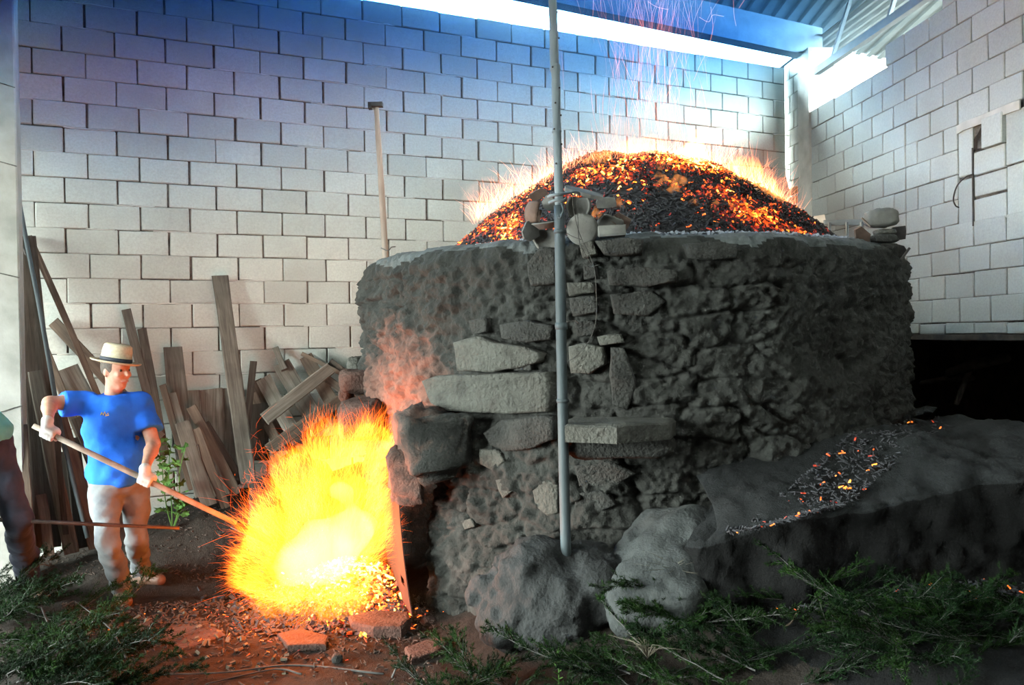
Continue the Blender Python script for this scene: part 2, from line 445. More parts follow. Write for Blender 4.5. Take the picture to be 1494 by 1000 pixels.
# lintel under the right wall
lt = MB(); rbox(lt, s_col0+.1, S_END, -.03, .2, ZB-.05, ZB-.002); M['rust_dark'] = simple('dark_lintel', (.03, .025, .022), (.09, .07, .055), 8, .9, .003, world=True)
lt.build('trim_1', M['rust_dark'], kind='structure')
# corner: block return and concrete column up to the roof
s_c1 = rs(1167, 200)[0]; cor = MB(); rbox(cor, -8.75, s_c1, .012, .3, -.4, 5.05); wc = cor.build('wall_corner', M['mortar'], kind='structure')
for r in range(-5, 12):
    z = RZ-.08-ROW*(r+.5); L = s_c1-(-8.66); cut = .36 if r % 2 else .62
    for a, b in ((-8.66, -8.66+L*cut), (-8.66+L*cut, s_c1)):
        obj('block', bmesh_for(b-a), M['block'], wc, rp((a+b)/2, z, .06), (0, rnd.uniform(-.01, .01), RROT[2]+rnd.uniform(-.01, .01)))
cc = MB(); rbox(cc, s_c1, s_col0, -.02, .3, -.4, 5.06); cc = cc.build('corner_column', M['concrete']); cc['kind'] = 'structure'
# ---- concrete pillar at the left edge
pl = ony(25, 250, 6.95); PX = pl.x
pb = MB(); v, f = cbox(.5, .42, 6.4, .012, .003, rnd, (PX-.25, 6.95+.21, 2.9)); pb.add(v, f)
pil = pb.build('concrete_pillar', M['pillar']); pil['kind'] = 'structure'
for v_ in (117, 232, 395, 605):
    p = ony(14, v_, 6.95); dz = -.05 if v_ != 605 else .06
    MB().tube([(PX-.5, 6.946, p.z+dz*-1), (PX-.2, 6.944, p.z), (PX-.001, 6.946, p.z+dz)], .004, 5).build('form_line', M['mortar'], pil)
# ---- roof: ribbed sheets rising towards the open front
RSL = .15
def roofz(x, y): return 5.72+RSL*(8-y)/.934-.02*(x-4)
DR = Vector((-RD.x, -RD.y, 0))                                       # along the ribs, away from the camera
rib_prof = [(0, 0), (.10, 0), (.125, .035), (.185, .035), (.21, 0)]
def roof_sheet(x0, wid):
    mb = MB(); prof = [(i*.21+a, b) for i in range(int(wid/.21)) for a, b in rib_prof[:-1]]+[(wid, 0)]
    V = []; n = len(prof)
    for yy in (8.45, 4.0, -2.2):
        for a, b in prof:
            x = x0+a+(8-yy)*RD.x/.934*1.0; V.append((x, yy, roofz(x, yy)+b))
    mb.add(V, [(r*n+i, r*n+i+1, (r+1)*n+i+1, (r+1)*n+i) for r in range(2) for i in range(n-1)])
    return mb
root = thing('ceiling', 'blue grey ribbed metal roof over the shed', 'roof'); root['kind'] = 'structure'; del root['category']
for i in range(16):
    roof_sheet(-6.85+i*1.05+1.05, 1.05).build('roof_sheet', M['roof'], root)
# solid deck above so that no light leaks between sheets
V = []; 
for yy in (8.45, -2.2):
    for xx in (-6.2, 11.2): x = xx+(8-yy)*RD.x/.934; V.append((x, yy, roofz(x, yy)+.05))
MB().add(V, [(0, 1, 3, 2)]).build('roof_deck', M['roof'], root)
# girder along the top of the back wall
gx0, gx1 = -5.5, 7.95
gd = MB(); v = []
for x in (gx0, gx1):
    zb = 5.115-.026*(x-4.4)
    for y_, z_ in ((7.55, zb), (7.72, zb), (7.72, zb+.36), (7.55, zb+.36)): v.append((x, y_, z_))
gd.add(v, [(0, 1, 5, 4), (1, 2, 6, 5), (2, 3, 7, 6), (3, 0, 4, 7), (0, 3, 2, 1), (4, 5, 6, 7)])
gd.build('trim_2', M['steel_blue'], kind='structure')
# lower eave sheet outside, past the right wall
V = []; n_ = 0
for s_ in (-10.2, -3.0):
    for k in range(25):
        V.append(rp(s_, 5.28+(.03 if k % 4 in (1, 2) else 0)+.02*k*.05, .25+k*.030))
MB().add(V, [(k, k+1, 25+k+1, 25+k) for k in range(24)]).build('eave_sheet', M['roof'], root)
# truss over the right wall
tr = thing('roof_truss', 'pale steel roof truss running above the right wall', 'truss')
A0 = onr(1192, 104, .06); zc = A0.z; s0 = (A0-RB).dot(RD); L = 8.2
def bar(a, b, w_, h_, name='chord'):
    d = (b-a).normalized(); sd = d.cross(Vector((0, 0, 1))).normalized(); up = sd.cross(d); vv = []
    for p in (a, b):
        for q, t in ((-1, -1), (1, -1), (1, 1), (-1, 1)): vv.append(p+sd*q*w_/2+up*t*h_/2)
    MB().add(vv, [(0, 1, 5, 4), (1, 2, 6, 5), (2, 3, 7, 6), (3, 0, 4, 7), (0, 3, 2, 1), (4, 5, 6, 7)]).build(name, M['steel_blue'], tr)
tb = lambda s: rp(s0+s, zc, -.06); 
def tt(s): p = tb(s); return Vector((p.x, p.y, roofz(p.x, p.y)-.06))
bar(tb(0), tb(L), .07, .08); bar(tt(0), tt(L), .07, .08)
for i in range(7):
    s = .35+i*1.15; bar(tb(s), tt(s), .04, .04, 'strut'); bar(tb(s), tt(s+1.1), .035, .035, 'brace')
# cross purlins
for i, yy in enumerate((6.3, 4.4, 2.5, .6, -1.3)):
    x0, x1 = -1.3, 8.4; zz = lambda x: roofz(x, yy)-.07
    MB().add([(x, yy+dy, zz(x)+dz) for x in (x0, x1) for dy, dz in ((-.04, -.07), (.04, -.07), (.04, .07), (-.04, .07))], [(0, 1, 5, 4), (1, 2, 6, 5), (2, 3, 7, 6), (3, 0, 4, 7)]).build('purlin', M['steel_blue'], root)
# ---- front and left light blockers, added out of view; the doorway shapes the daylight
M['dark_wall'] = simple('dark_blocker', (.035, .03, .027), (.06, .052, .046), 5, .95, .003, world=True)  # dark so that the added walls throw back little light
LX, LY0, LY1, LZ = -5.5, 2.2, 8.0, 3.3
wf = MB().box(LX-.1, 6.4, -2.45, -2.25, -.1, 7.2); wf.build('wall_front_blocker', M['dark_wall'], kind='structure')
wl = MB().box(LX-.12, LX, -2.4, LY0, -.1, 7.2).box(LX-.12, LX, LY1, 8.3, -.1, 7.2).box(LX-.12, LX, LY0, LY1, LZ, 7.2); wl.build('wall_left_blocker', M['dark_wall'], kind='structure')
# dark storeroom behind the opening under the right wall
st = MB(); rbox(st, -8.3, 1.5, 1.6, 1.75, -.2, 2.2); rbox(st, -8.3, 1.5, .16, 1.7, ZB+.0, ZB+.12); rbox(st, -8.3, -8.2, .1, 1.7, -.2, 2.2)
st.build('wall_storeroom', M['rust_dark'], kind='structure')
# ================================================================== GROUND, BANK, KILN
def earth(name, a, b, c, rough=.95, extra=None):
    t = NT(name); v = t.coords(True); n1 = t.noise(v, 1.6, 5, .6); n2 = t.noise(v, 26, 6, .7); n3 = t.noise(v, 120, 3, .6)
    col = t.ramp(n1, [(.3, a), (.5, b), (.72, c)])
    col = t.mix(t.ramp(n2, [(.45, (0, 0, 0)), (.7, (.7, .7, .7))]), col, tuple(q*.45 for q in a))
    col = t.mix(t.ramp(n3, [(.66, (0, 0, 0)), (.74, (.6, .6, .6))]), col, tuple(min(1, q*1.9) for q in c))
    h = t.math('ADD', t.math('MULTIPLY', n2, .7), t.math('MULTIPLY', n3, .3))
    return t.bsdf(col, rough, h, .03, .8, 0, .2)
M['earth'] = earth('packed_earth', (.0125, .0090, .0070), (.0200, .0148, .0115), (.0310, .0235, .0185))
M['char_earth'] = earth('charred_earth', (0.0021, 0.00195, 0.00195), (0.0033, 0.00315, 0.00315), (0.0051, 0.00495, 0.0051))
def clay_mat(name, a, b, c, mouth=True):
    t = NT(name); v = t.coords(True); n1 = t.noise(v, 1.3, 5, .6, .4); n2 = t.noise(v, 9, 6, .65, .6); n3 = t.noise(v, 60, 5, .65)
    col = t.ramp(n1, [(.28, a), (.5, b), (.7, c)])
    col = t.mix(t.ramp(n2, [(.4, (0, 0, 0)), (.62, (.55, .55, .55))]), col, tuple(q*.5 for q in a))
    col = t.mix(t.ramp(n3, [(.6, (0, 0, 0)), (.78, (.45, .45, .45))]), col, tuple(q*1.5 for q in c))
    if mouth:                                   # burnt-red clay plus painted firelight round the stoke hole and a few bare patches
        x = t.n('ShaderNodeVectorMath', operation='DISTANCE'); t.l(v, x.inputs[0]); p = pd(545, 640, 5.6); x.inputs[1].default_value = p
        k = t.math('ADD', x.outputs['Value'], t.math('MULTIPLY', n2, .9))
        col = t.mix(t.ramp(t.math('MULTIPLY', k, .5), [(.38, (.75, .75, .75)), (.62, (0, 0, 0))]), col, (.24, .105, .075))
    h = t.math('ADD', t.math('MULTIPLY', n2, .6), t.math('MULTIPLY', n3, .4))
    return t.bsdf(col, .93, h, .035, .9, 0, .25)
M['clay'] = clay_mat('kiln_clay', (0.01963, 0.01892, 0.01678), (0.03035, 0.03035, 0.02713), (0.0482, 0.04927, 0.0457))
M['stone'] = simple('kiln_stone', (0.03825, 0.0369, 0.0315), (0.06975, 0.0684, 0.0594), 7, .92, .04, c3=(0.0495, 0.045, 0.03825))
M['stone_dark'] = simple('sooty_stone', (0.02025, 0.01935, 0.01755), (0.03825, 0.03735, 0.03375), 8, .93, .045)
M['stone_red'] = simple('burnt_stone', (0.044, 0.02338, 0.01788), (0.0715, 0.044, 0.03575), 8, .93, .03)
M['rock'] = simple('boulder', (0.00825, 0.00825, 0.00825), (0.0165, 0.01705, 0.01705), 6, .92, .025, c3=(0.02338, 0.0242, 0.02475))
M['mud'] = simple('mud_plaster', (0.021, 0.0224, 0.0224), (0.035, 0.0378, 0.03696), 9, .95, .016)
M['lip'] = simple('rim_plaster', (0.0525, 0.056, 0.056), (0.0875, 0.0945, 0.0924), 9, .95, .016)

def gz(x, y):
    x = np.asarray(x, float); y = np.asarray(y, float)
    P = np.stack([x, y, x*0], -1)
    h = .44*sstep(1.5, 3.3, x)*(1-.0*y)
    h = h+.035*fbm(P*1.1, 3, 5)+.012*fbm(P*5, 3, 9)
    h = h-.06*sstep(7.2, 7.9, y)*(1-sstep(1.2, 2.2, x))*0
    h = h+.38*sstep(6.3, 7.35, y)*sstep(-.6, 1.0, x)*(1-sstep(2.2, 3, x))      # litter heaped against the wall
    return h
def gzf(x, y): return float(gz(np.array([x]), np.array([y]))[0])
xs = np.arange(-3.2, 7.6, .045); ys = np.arange(.6, 8.02, .045)
X, Y = np.meshgrid(xs, ys, indexing='ij'); Z = gz(X, Y)+.010*fbm(np.stack([X, Y, X*0], -1)*14, 3, 3)
gm = fast_mesh('floor', np.stack([X, Y, Z], -1), grid_faces(len(xs), len(ys)))
gm.materials.append(M['earth']); gm.materials.append(M['char_earth'])
cx = np.repeat((xs[:-1]+xs[1:])/2, len(ys)-1); cy = np.tile((ys[:-1]+ys[1:])/2, len(xs)-1)
if len(gm.polygons) == len(cx):
    nz = fbm(np.stack([cx, cy, cx*0], -1)*1.5, 3, 31)*.25
    gm.polygons.foreach_set('material_index', ((cx+.35*(5-cy)*0+nz) > 2.55).astype(np.int32))
floor = obj('floor', gm, None, kind='structure')
MB().add([(-60, -60, -.12), (60, -60, -.12), (60, 60, -.12), (-60, 60, -.12)], [(0, 1, 2, 3)]).build('ground_outside', M['earth'], kind='structure')

# ---- raised earth bank on the right
ed = [onz(*e) for e in ((1000, 790, .69), (1060, 782, .74), (1200, 745, .84), (1350, 715, .93), (1494, 688, 1.0), (1640, 662, 1.05))]
ed = curve3(ed, 20); nt = len(ed)
prof = [(-w_, 0) for w_ in np.arange(3.2, 1.3, -.1)]+[(-w_, 0) for w_ in np.arange(1.3, .12, -.03)]+[(-.04*cos(q)+.02*sin(q), -.04*(1-cos(q*.9))) for q in np.linspace(.05, 1.5, 6)]+[(.02+.10*q, -.05-.62*q) for q in np.linspace(.04, 1, 20)]
V = np.zeros((nt, len(prof), 3))
for i, p in enumerate(ed):
    t_ = (ed[min(i+1, nt-1)]-ed[max(i-1, 0)]); t_.z = 0; t_.normalize(); n_ = Vector((t_.y, -t_.x, 0))     # outwards, towards the camera
    for j, (w_, dz) in enumerate(prof):
        q = p+n_*w_; z = p.z+dz+(min(max(0, 1.13-p.z), .30*-w_) if w_ < 0 else 0); V[i, j] = (q.x, q.y, z)
nn = fbm(V*2.2, 4, 41)*.04+fbm(V*9, 3, 43)*.02+fbm(V*26, 2, 44)*.008
wj = np.array([1 if w_ <= 0 else .4 for w_, _ in prof]); V[..., 2] += nn*wj
fo = np.array([max(0, min(1, (w_+.1)/.15)) for w_, _ in prof])[None, :]*(fbm(V*3.2, 4, 47)*.10+fbm(V*11, 3, 49)*.03)
V[..., 0] += -.35*fo; V[..., 1] += -.9*fo
M['pale_earth'] = earth('pale_bank_earth', (0.0088, 0.009075, 0.00935), (0.0143, 0.01513, 0.01568), (0.0231, 0.02475, 0.02585))
bme = fast_mesh('earth_bank', V, grid_faces(nt, len(prof))[:, ::-1]); bme.materials.append(M['char_earth']); bme.materials.append(M['pale_earth'])
jj = np.tile(np.arange(len(prof)-1), nt-1); top_n = sum(1 for w_, dz in prof if dz > -.03)
if len(bme.polygons) == len(jj): bme.polygons.foreach_set('material_index', (jj < top_n).astype(np.int32))  # bank top paler than its face
bank = obj('earth_bank', bme, None, kind='structure')
def bankz(p):                                   # height of the bank top at a plan point
    i = min(range(nt), key=lambda k: (ed[k].x-p[0])**2+(ed[k].y-p[1])**2); q = ed[i]
    return q.z+min(max(0, 1.13-q.z), .30*hypot(q.x-p[0], q.y-p[1]))

# ---- the kiln
kiln = thing('kiln', 'large round clay and stone kiln with a glowing heap on top', 'kiln', KC)
acam = atan2(-KC.y, -KC.x)
th = np.concatenate([np.linspace(-1.85, 1.85, 700), np.linspace(1.85, 2*pi-1.85, 50)[1:-1]])+acam
zr = np.concatenate([np.linspace(-.15, KH-.14, 225), ])
rows = [(z, 0.0) for z in zr]+[(KH-.14+.14*sin(a), -.14*(1-cos(a))) for a in np.linspace(.2, pi/2, 10)]+[(KH+.01, -.14-w_) for w_ in (.06, .12, .2, .3, .42, .6, .9, 1.3)]
TH = th[:, None]+0*np.zeros(len(rows))[None, :]; ZZ = np.array([r[0] for r in rows])[None, :]+0*TH; DRr = np.array([r[1] for r in rows])[None, :]+0*TH
def kprof(z): return KR+.10*(1-sstep(0, .9, z))-.02*sstep(1.2, 2.3, z)
def uv_th(u, v, R=KR):
    """pixel -> point on the kiln's cylinder"""
    r = ray(u, v); a = r.x*r.x+r.y*r.y; b = -2*(r.x*KC.x+r.y*KC.y); c = KC.x**2+KC.y**2-R*R; D = b*b-4*a*c
    t = (-b-sqrt(max(D, 0)))/(2*a); p = CAM+r*t; return p
def thz(u, v): p = uv_th(u, v); return atan2(p.y-KC.y, p.x-KC.x), p.z
P3 = np.stack([KC.x+KR*np.cos(TH), KC.y+KR*np.sin(TH), ZZ], -1)
A = ((TH-acam+pi) % (2*pi)-pi)*KR
dsp = .055*fbm(P3*1.25, 3, 11)+.030*fbm(P3*np.array([4, 4, 5.5]), 3, 13)
rg = np.abs(fbm(P3*9, 3, 15)); dsp += .034*(.35-rg)+.016*fbm(P3*24, 2, 19)
g1, g2, gi = worley(np.stack([A/.075+.5*fbm(P3*8, 2, 71), ZZ/.06+.5*fbm(P3*8+5, 2, 73)], -1), 9)
lump = sstep(-.1, .3, fbm(P3*1.6+7, 2, 75)); dsp += lump*(.012*(gi-.5)-.011*(1-sstep(0, .25, g2-g1)))+.007*fbm(P3*55, 2, 77)
wx = A/.34+.25*fbm(P3*3, 2, 21); wz = ZZ/.165+.25*fbm(P3*3+9, 2, 23)
f1, f2, cid = worley(np.stack([wx, wz], -1), 5)
joint = 1-sstep(.0, .20, f2-f1); smask = sstep(-.25, .2, fbm(P3*np.array([1.0, 1.0, 1.3])+4, 2, 25)+.25*sstep(.2, -.6, A)*0+.15*np.exp(-((A+.1)/.7)**2))
low = 1-sstep(2.0, 2.25, ZZ); dsp += smask*low*(-.045*joint+.026*(cid-.5))
drip = fbm(np.stack([A*5, ZZ*1.1, A*0], -1), 3, 29); dsp += .03*np.maximum(0, drip)*sstep(1.6, 2.0, ZZ)
# stoke hole
ta, za = thz(592, 800); tb_, _ = thz(640, 800)
am = ((ta-acam+pi) % (2*pi)-pi)*KR; hole = sstep(.42, .26, np.abs(A-am+.08))*sstep(.98, .72, ZZ); hole = hole
dsp = dsp*(1-hole)-.55*hole
RR = kprof(ZZ)+DRr+dsp*np.clip(1+DRr*3, 0, 1)
V = np.stack([RR*np.cos(TH), RR*np.sin(TH), ZZ+np.where(DRr < -.1, .02*fbm(P3*5, 3, 33), 0)], -1)
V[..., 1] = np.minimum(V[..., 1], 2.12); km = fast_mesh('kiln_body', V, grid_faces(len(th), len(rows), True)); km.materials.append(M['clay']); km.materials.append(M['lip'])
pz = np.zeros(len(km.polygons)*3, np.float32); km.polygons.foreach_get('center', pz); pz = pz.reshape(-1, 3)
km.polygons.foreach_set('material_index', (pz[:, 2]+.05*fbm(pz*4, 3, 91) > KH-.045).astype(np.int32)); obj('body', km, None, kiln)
srnd = random.Random(8)
def slab_rings(poly, nrm, proud, back=.12, seed=1, rough=.012, rings=((1.0, -1), (1.0, .35), (.955, .85), (.86, 1.0), (.6, 1.04), (.3, 1.05))):
    """a stone from its outline: rings towards the centre, raised along nrm"""
    pts = []; n = len(poly)
    for i in range(n):
        a, b = Vector(poly[i]), Vector(poly[(i+1) % n]); k = max(1, int((b-a).length/.05))
        for j in range(k): pts.append(a.lerp(b, j/k))
    n = len(pts); c = sum(pts, Vector())/n; V = []
    for sc, hgt in rings:
        for p in pts: V.append(c+(p-c)*sc+nrm*(proud*hgt if hgt > 0 else -back))
    V.append(c+nrm*proud*1.05); A_ = np.array([tuple(q) for q in V]); dn = fbm(A_*8, 4, seed)*rough+fbm(A_*2.5, 2, seed+5)*rough*1.2
    dn[:n] = 0; A_ += np.array(nrm)[None, :]*dn[:, None]; rr = fbm(A_*11, 2, seed+9)*rough*.6; A_ += ((A_-np.array(c))/(np.linalg.norm(A_-np.array(c), axis=1)[:, None]+1e-6))*rr[:, None]
    Fs = [(r*n+i, r*n+(i+1) % n, (r+1)*n+(i+1) % n, (r+1)*n+i) for r in range(len(rings)-1) for i in range(n)]
    k = (len(rings)-1)*n; Fs += [(k+i, k+(i+1) % n, k+n) for i in range(n)]
    return A_, Fs
def kstone(px, proud=.05, mat='stone', rough=.012, R=None):
    R = R or KR+.01; pts = [uv_th(u, v, R)-KC for u, v in px]; c = sum(pts, Vector())/len(pts); nrm = Vector((c.x, c.y, 0)).normalized()
    a, b = pts[1]-pts[0], pts[2]-pts[0]
    ar = sum(((pts[i]-c).cross(pts[(i+1) % len(pts)]-c) for i in range(len(pts))), Vector())
    if ar.dot(nrm) < 0: pts = pts[::-1]
    v, f = slab_rings(pts, nrm, proud*.62, .15, srnd.randint(1, 999), rough)
    return obj('stone', mesh('stone', v, f, True), M[mat], kiln)
kstone([(617, 556), (640, 548), (700, 545), (803, 543), (806, 560), (804, 601), (740, 604), (655, 600), (630, 588)], .075, 'stone', .010)
kstone([(664, 500), (700, 490), (725, 500), (770, 506), (793, 516), (790, 528), (765, 536), (722, 543), (668, 541)], .06, 'stone', .012)
kstone([(686, 468), (712, 463), (714, 485), (690, 487)], .05, 'stone_dark')
kstone([(730, 474), (770, 468), (808, 474), (806, 496), (770, 500), (732, 494)], .055, 'stone_dark')


kstone([(770, 385), (790, 360), (811, 362), (812, 415), (775, 417)], .05, 'stone_dark')
kstone([(748, 528), (775, 527), (776, 541), (750, 541)], .035, 'stone_dark')
kstone([(828, 413), (866, 412), (868, 428), (830, 432)], .06, 'stone')

kstone([(850, 382), (868, 380), (872, 406), (852, 408)], .045, 'stone_dark')
kstone([(845, 356), (866, 352), (872, 372), (850, 378)], .05, 'stone')
kstone([(866, 352), (905, 347), (940, 350), (938, 372), (900, 374), (880, 372)], .085, 'stone_dark', .018)
kstone([(884, 396), (930, 390), (985, 396), (988, 412), (940, 418), (888, 416)], .06, 'stone_dark', .02)
kstone([(832, 436), (868, 432), (872, 456), (836, 462)], .03, 'stone_dark')
kstone([(838, 470), (864, 466), (872, 478), (862, 490), (842, 490)], .05, 'stone_dark', .02)
kstone([(830, 506), (852, 500), (880, 506), (884, 532), (860, 546), (834, 544)], .05, 'stone', .012)
kstone([(872, 492), (905, 488), (910, 500), (876, 504)], .045, 'stone')
kstone([(890, 430), (950, 424), (972, 440), (945, 462), (895, 458)], .04, 'stone_dark', .02)
kstone([(890, 505), (910, 508), (930, 560), (915, 600), (893, 590)], .03, 'stone_dark', .02)
kstone([(705, 632), (730, 614), (770, 606), (812, 606), (812, 640), (780, 652), (738, 658), (716, 650)], .06, 'stone_dark', .02)
kstone([(700, 655), (728, 656), (738, 672), (722, 686), (704, 676)], .04, 'stone', .012)
kstone([(775, 704), (800, 698), (816, 702), (818, 748), (800, 752), (782, 738)], .05, 'stone', .012)
kstone([(726, 700), (744, 696), (750, 716), (736, 726)], .035, 'stone')
kstone([(752, 796), (790, 788), (818, 788), (818, 812), (775, 818)], .05, 'stone', .012)
kstone([(790, 756), (818, 754), (820, 782), (795, 786)], .04, 'stone_dark')
kstone([(676, 760), (690, 756), (695, 768), (680, 772)], .03, 'stone')
kstone([(838, 720), (880, 715), (900, 735), (870, 752), (840, 748)], .04, 'stone_dark', .02)
kstone([(838, 680), (890, 672), (930, 690), (900, 708), (845, 710)], .03, 'stone_dark', .02)
kstone([(700, 575), (702, 575), (703, 576)], .001, 'stone_dark') if False else None
# plastered lip stones along the rim
for a_, b_ in ((1000, 1075),):
    kstone([(a_, 356), ((a_+b_)/2, 353), (b_, 357), (b_-3, 376), ((a_+b_)/2, 380), (a_+4, 376)], .035, 'stone_dark', .02)
# block over the stoke hole, jambs and the stones beside it: rounded free-standing stones
def rock(name, c, r, mat, parent=None, seed=1, h=.022, rough=.05, rz=0.0, boxy=.5, sub=None, **k):
    """boulder: superellipsoid with noise, centre c, radii r"""
    n1, n2 = 26, 18; th_ = np.linspace(0, 2*pi, n1, endpoint=False); ph = np.linspace(-pi/2+.02, pi/2-.02, n2)
    T, Pp = np.meshgrid(th_, ph, indexing='ij'); e = boxy
    sg = lambda a, p: np.sign(a)*np.abs(a)**p
    v = np.stack([r[0]*sg(np.cos(Pp), e)*sg(np.cos(T), e), r[1]*sg(np.cos(Pp), e)*sg(np.sin(T), e), r[2]*sg(np.sin(Pp), e)], -1)
    d = 1+rough*2*fbm(v/max(r)*1.6+seed*3.1, 3, seed)+rough*fbm(v/max(r)*5+seed, 3, seed+3); v = v*d[..., None]
    cz, sz = cos(rz), sin(rz); v = np.stack([v[..., 0]*cz-v[..., 1]*sz, v[..., 0]*sz+v[..., 1]*cz, v[..., 2]], -1)
    Fs = [tuple(q) for q in grid_faces(n1, n2, True)]; Fs += [tuple(i*n2 for i in range(n1-1, -1, -1)), tuple(i*n2+n2-1 for i in range(n1))]
    me = mesh(name, v.reshape(-1, 3), Fs, True); o = obj(name, me, M[mat] if isinstance(mat, str) else mat, parent, c, **k); return o
az = atan2(RGT.y, RGT.x)
def krock(u, v, d, r, mat, seed, rough=.05, rz=0, boxy=.45): return rock('stone', pd(u, v, d)-KC, r, mat, kiln, seed, rough=rough, rz=az+rz, boxy=boxy)
krock(632, 643, 5.20, (.20, .24, .19), 'clay', 3, .14, .25, .35)
krock(592, 688, 5.28, (.10, .22, .16), 'clay', 5, .12, .1, .35)
krock(532, 612, 6.0, (.17, .3, .15), 'stone_red', 7, .06, 0, .4)
krock(520, 556, 6.35, (.12, .2, .09), 'stone_red', 9, .06, .2, .4)
krock(519, 532, 6.55, (.06, .09, .06), 'stone', 11, .08, 0, .6)
krock(505, 575, 6.4, (.05, .08, .06), 'stone_red', 12, .08, 0, .6)
krock(392, 760, 6.2, (.13, .16, .30), 'stone_dark', 13, .06, 0, .6)
krock(440, 750, 6.3, (.26, .2, .42), 'stone_dark', 14, .06, 0, .6)
krock(610, 905, 5.32, (.05, .08, .04), 'stone_red', 15, .06, 0, .6)
# ledge slab jutting out beside the post
lc = pd(903, 625, 4.72)-KC; fr = -Vector((lc.x, lc.y, 0)).normalized()*-1
pts = []
ledge = thing('ledge_tmp', 'x', 'x') if False else None
top = [pd(824, 622, 4.50), pd(900, 632, 4.40), pd(978, 634, 4.55), pd(986, 618, 4.72), pd(975, 606, 4.98), pd(840, 604, 4.98), pd(826, 612, 4.8)]
zt = sum(p.z for p in top)/len(top); top = [Vector((p.x, p.y, zt))-KC for p in top][::-1]
ar = sum(((top[i]).cross(top[(i+1) % len(top)]) for i in range(len(top))), Vector())
if ar.z < 0: top = top[::-1]
v, f = slab_rings(top, Vector((0, 0, 1)), .02, .075, 77, .006); n_ = (len(v)-1)//6
lo = mesh('ledge_stone', v, f, False); o = obj('ledge_stone', lo, M['stone'], kiln); o['label'] = 'thick stone slab jutting out beside the metal post'
rock('stone', pd(905, 646, 4.72)-KC, (.30, .16, .075), 'stone_dark', kiln, 21, rough=.07, rz=az, boxy=.5)
# ---- boulder at the post's foot and the plaster buttress
sd = SDF((1.5, 3.4, -.15), (3.4, 5.0, .95), .02)
bc = pd(800, 868, 4.62); sd.ell(bc+Vector((0, 0, -.05)), (.36, .32, .27), None, .05).ell(pd(745, 905, 4.55), (.2, .22, .16), None, .06).ell(pd(860, 860, 4.6), (.2, .25, .2), None, .06)
sd.noise(.08, 3.2, 4, 3).noise(.022, 13, 3, 8)
o = obj('boulder', sd.mesh('boulder'), M['rock'], kiln, -KC)
sd = SDF((1.9, 3.0, -.15), (3.9, 5.0, 1.15), .02)
sd.cone(pd(992, 800, 4.62), pd(928, 885, 4.32), .24, .18, .06).cone(pd(960, 790, 4.8), pd(905, 870, 4.55), .19, .16, .06).cone(pd(1005, 830, 4.42), pd(985, 880, 4.25), .17, .15, .08)
sd.noise(.04, 3, 3, 13).noise(.016, 14, 3, 18)
o = obj('mud_buttress', sd.mesh('mud_buttress'), M['mud'], kiln, -KC)
o = rock('stone', pd(1040, 812, 4.38), (.05, .05, .08), 'stone', None, 31, rough=.08, boxy=.6); tag(o, 'small pale stone wedged in the hollow of the earth bank', 'stone')
# ================================================================== EMBERS AND FIRE
def glow_mat(name, ash=False):
    t = NT(name); a = t.n('ShaderNodeAttribute', attribute_name='ember_glow').outputs['Fac']; v = t.coords(True); n = t.noise(v, 40, 3)
    hh = t.math('ADD', a, t.math('MULTIPLY', t.math('SUBTRACT', n, .5), .5))
    base = t.ramp(n, [(.3, (.012, .011, .012)), (.6, (.035, .035, .04)), (.78, (.055, .058, .065))])
    m_ = t.bsdf(base, .85, None, 0, 0, 0, .35)
    e = t.ramp(hh, [(.42, (0, 0, 0)), (.52, (.9, .035, .004)), (.72, (1, .16, .012)), (.9, (1, .36, .04)), (1, (1, .55, .12))])
    s_ = t.ramp(hh, [(.42, (0, 0, 0)), (.6, (.12, .12, .12)), (.8, (.4, .4, .4)), (1, (1, 1, 1))])
    em = t.n('ShaderNodeEmission'); t.l(e, em.inputs[0]); t.l(t.math('MULTIPLY', s_, 7.), em.inputs[1]); ad = t.n('ShaderNodeAddShader'); t.l(t.b.outputs[0], ad.inputs[0]); t.l(em.outputs[0], ad.inputs[1]); t.l(ad.outputs[0], t.out.inputs[0])
    m_.cycles.emission_sampling = 'NONE'; return m_
M['ember'] = glow_mat('glowing_ember')
def chips(name, P, Nn, size, heat, seed=0, elong=(1.6, 4.5)):
    rg = np.random.default_rng(seed); n = len(P); P = np.asarray(P)
    L = size*rg.uniform(*elong, n); Wd = size*rg.uniform(.6, 1.2, n); T = size*rg.uniform(.35, .9, n)
    a = rg.normal(size=(n, 3)); Nn = np.asarray(Nn)+rg.normal(size=(n, 3))*.45; Nn /= np.linalg.norm(Nn, axis=1)[:, None]
    a -= Nn*np.sum(a*Nn, 1)[:, None]; a /= np.linalg.norm(a, axis=1)[:, None]; b = np.cross(Nn, a)
    c = np.array([(x, y, z) for z in (-1, 1) for y in (-1, 1) for x in (-1, 1)], float)
    tap = rg.uniform(.5, 1, (n, 1))
    V = (P[:, None, :]+a[:, None, :]*(c[:, 0]*L[:, None]/2)[..., None]+b[:, None, :]*(c[:, 1]*Wd[:, None]/2*np.where(c[:, 0] > 0, tap, 1))[..., None]+Nn[:, None, :]*(c[:, 2]*T[:, None]/2)[..., None])
    q = np.array([(0, 2, 3, 1), (4, 5, 7, 6), (0, 1, 5, 4), (2, 6, 7, 3), (0, 4, 6, 2), (1, 3, 7, 5)])
    Fq = (np.arange(n)[:, None, None]*8+q[None]).reshape(-1, 4); me = fast_mesh(name, V.reshape(-1, 3), Fq, False); attr(me, 'ember_glow', np.repeat(heat, 8)); return me
rg = np.random.default_rng(5)
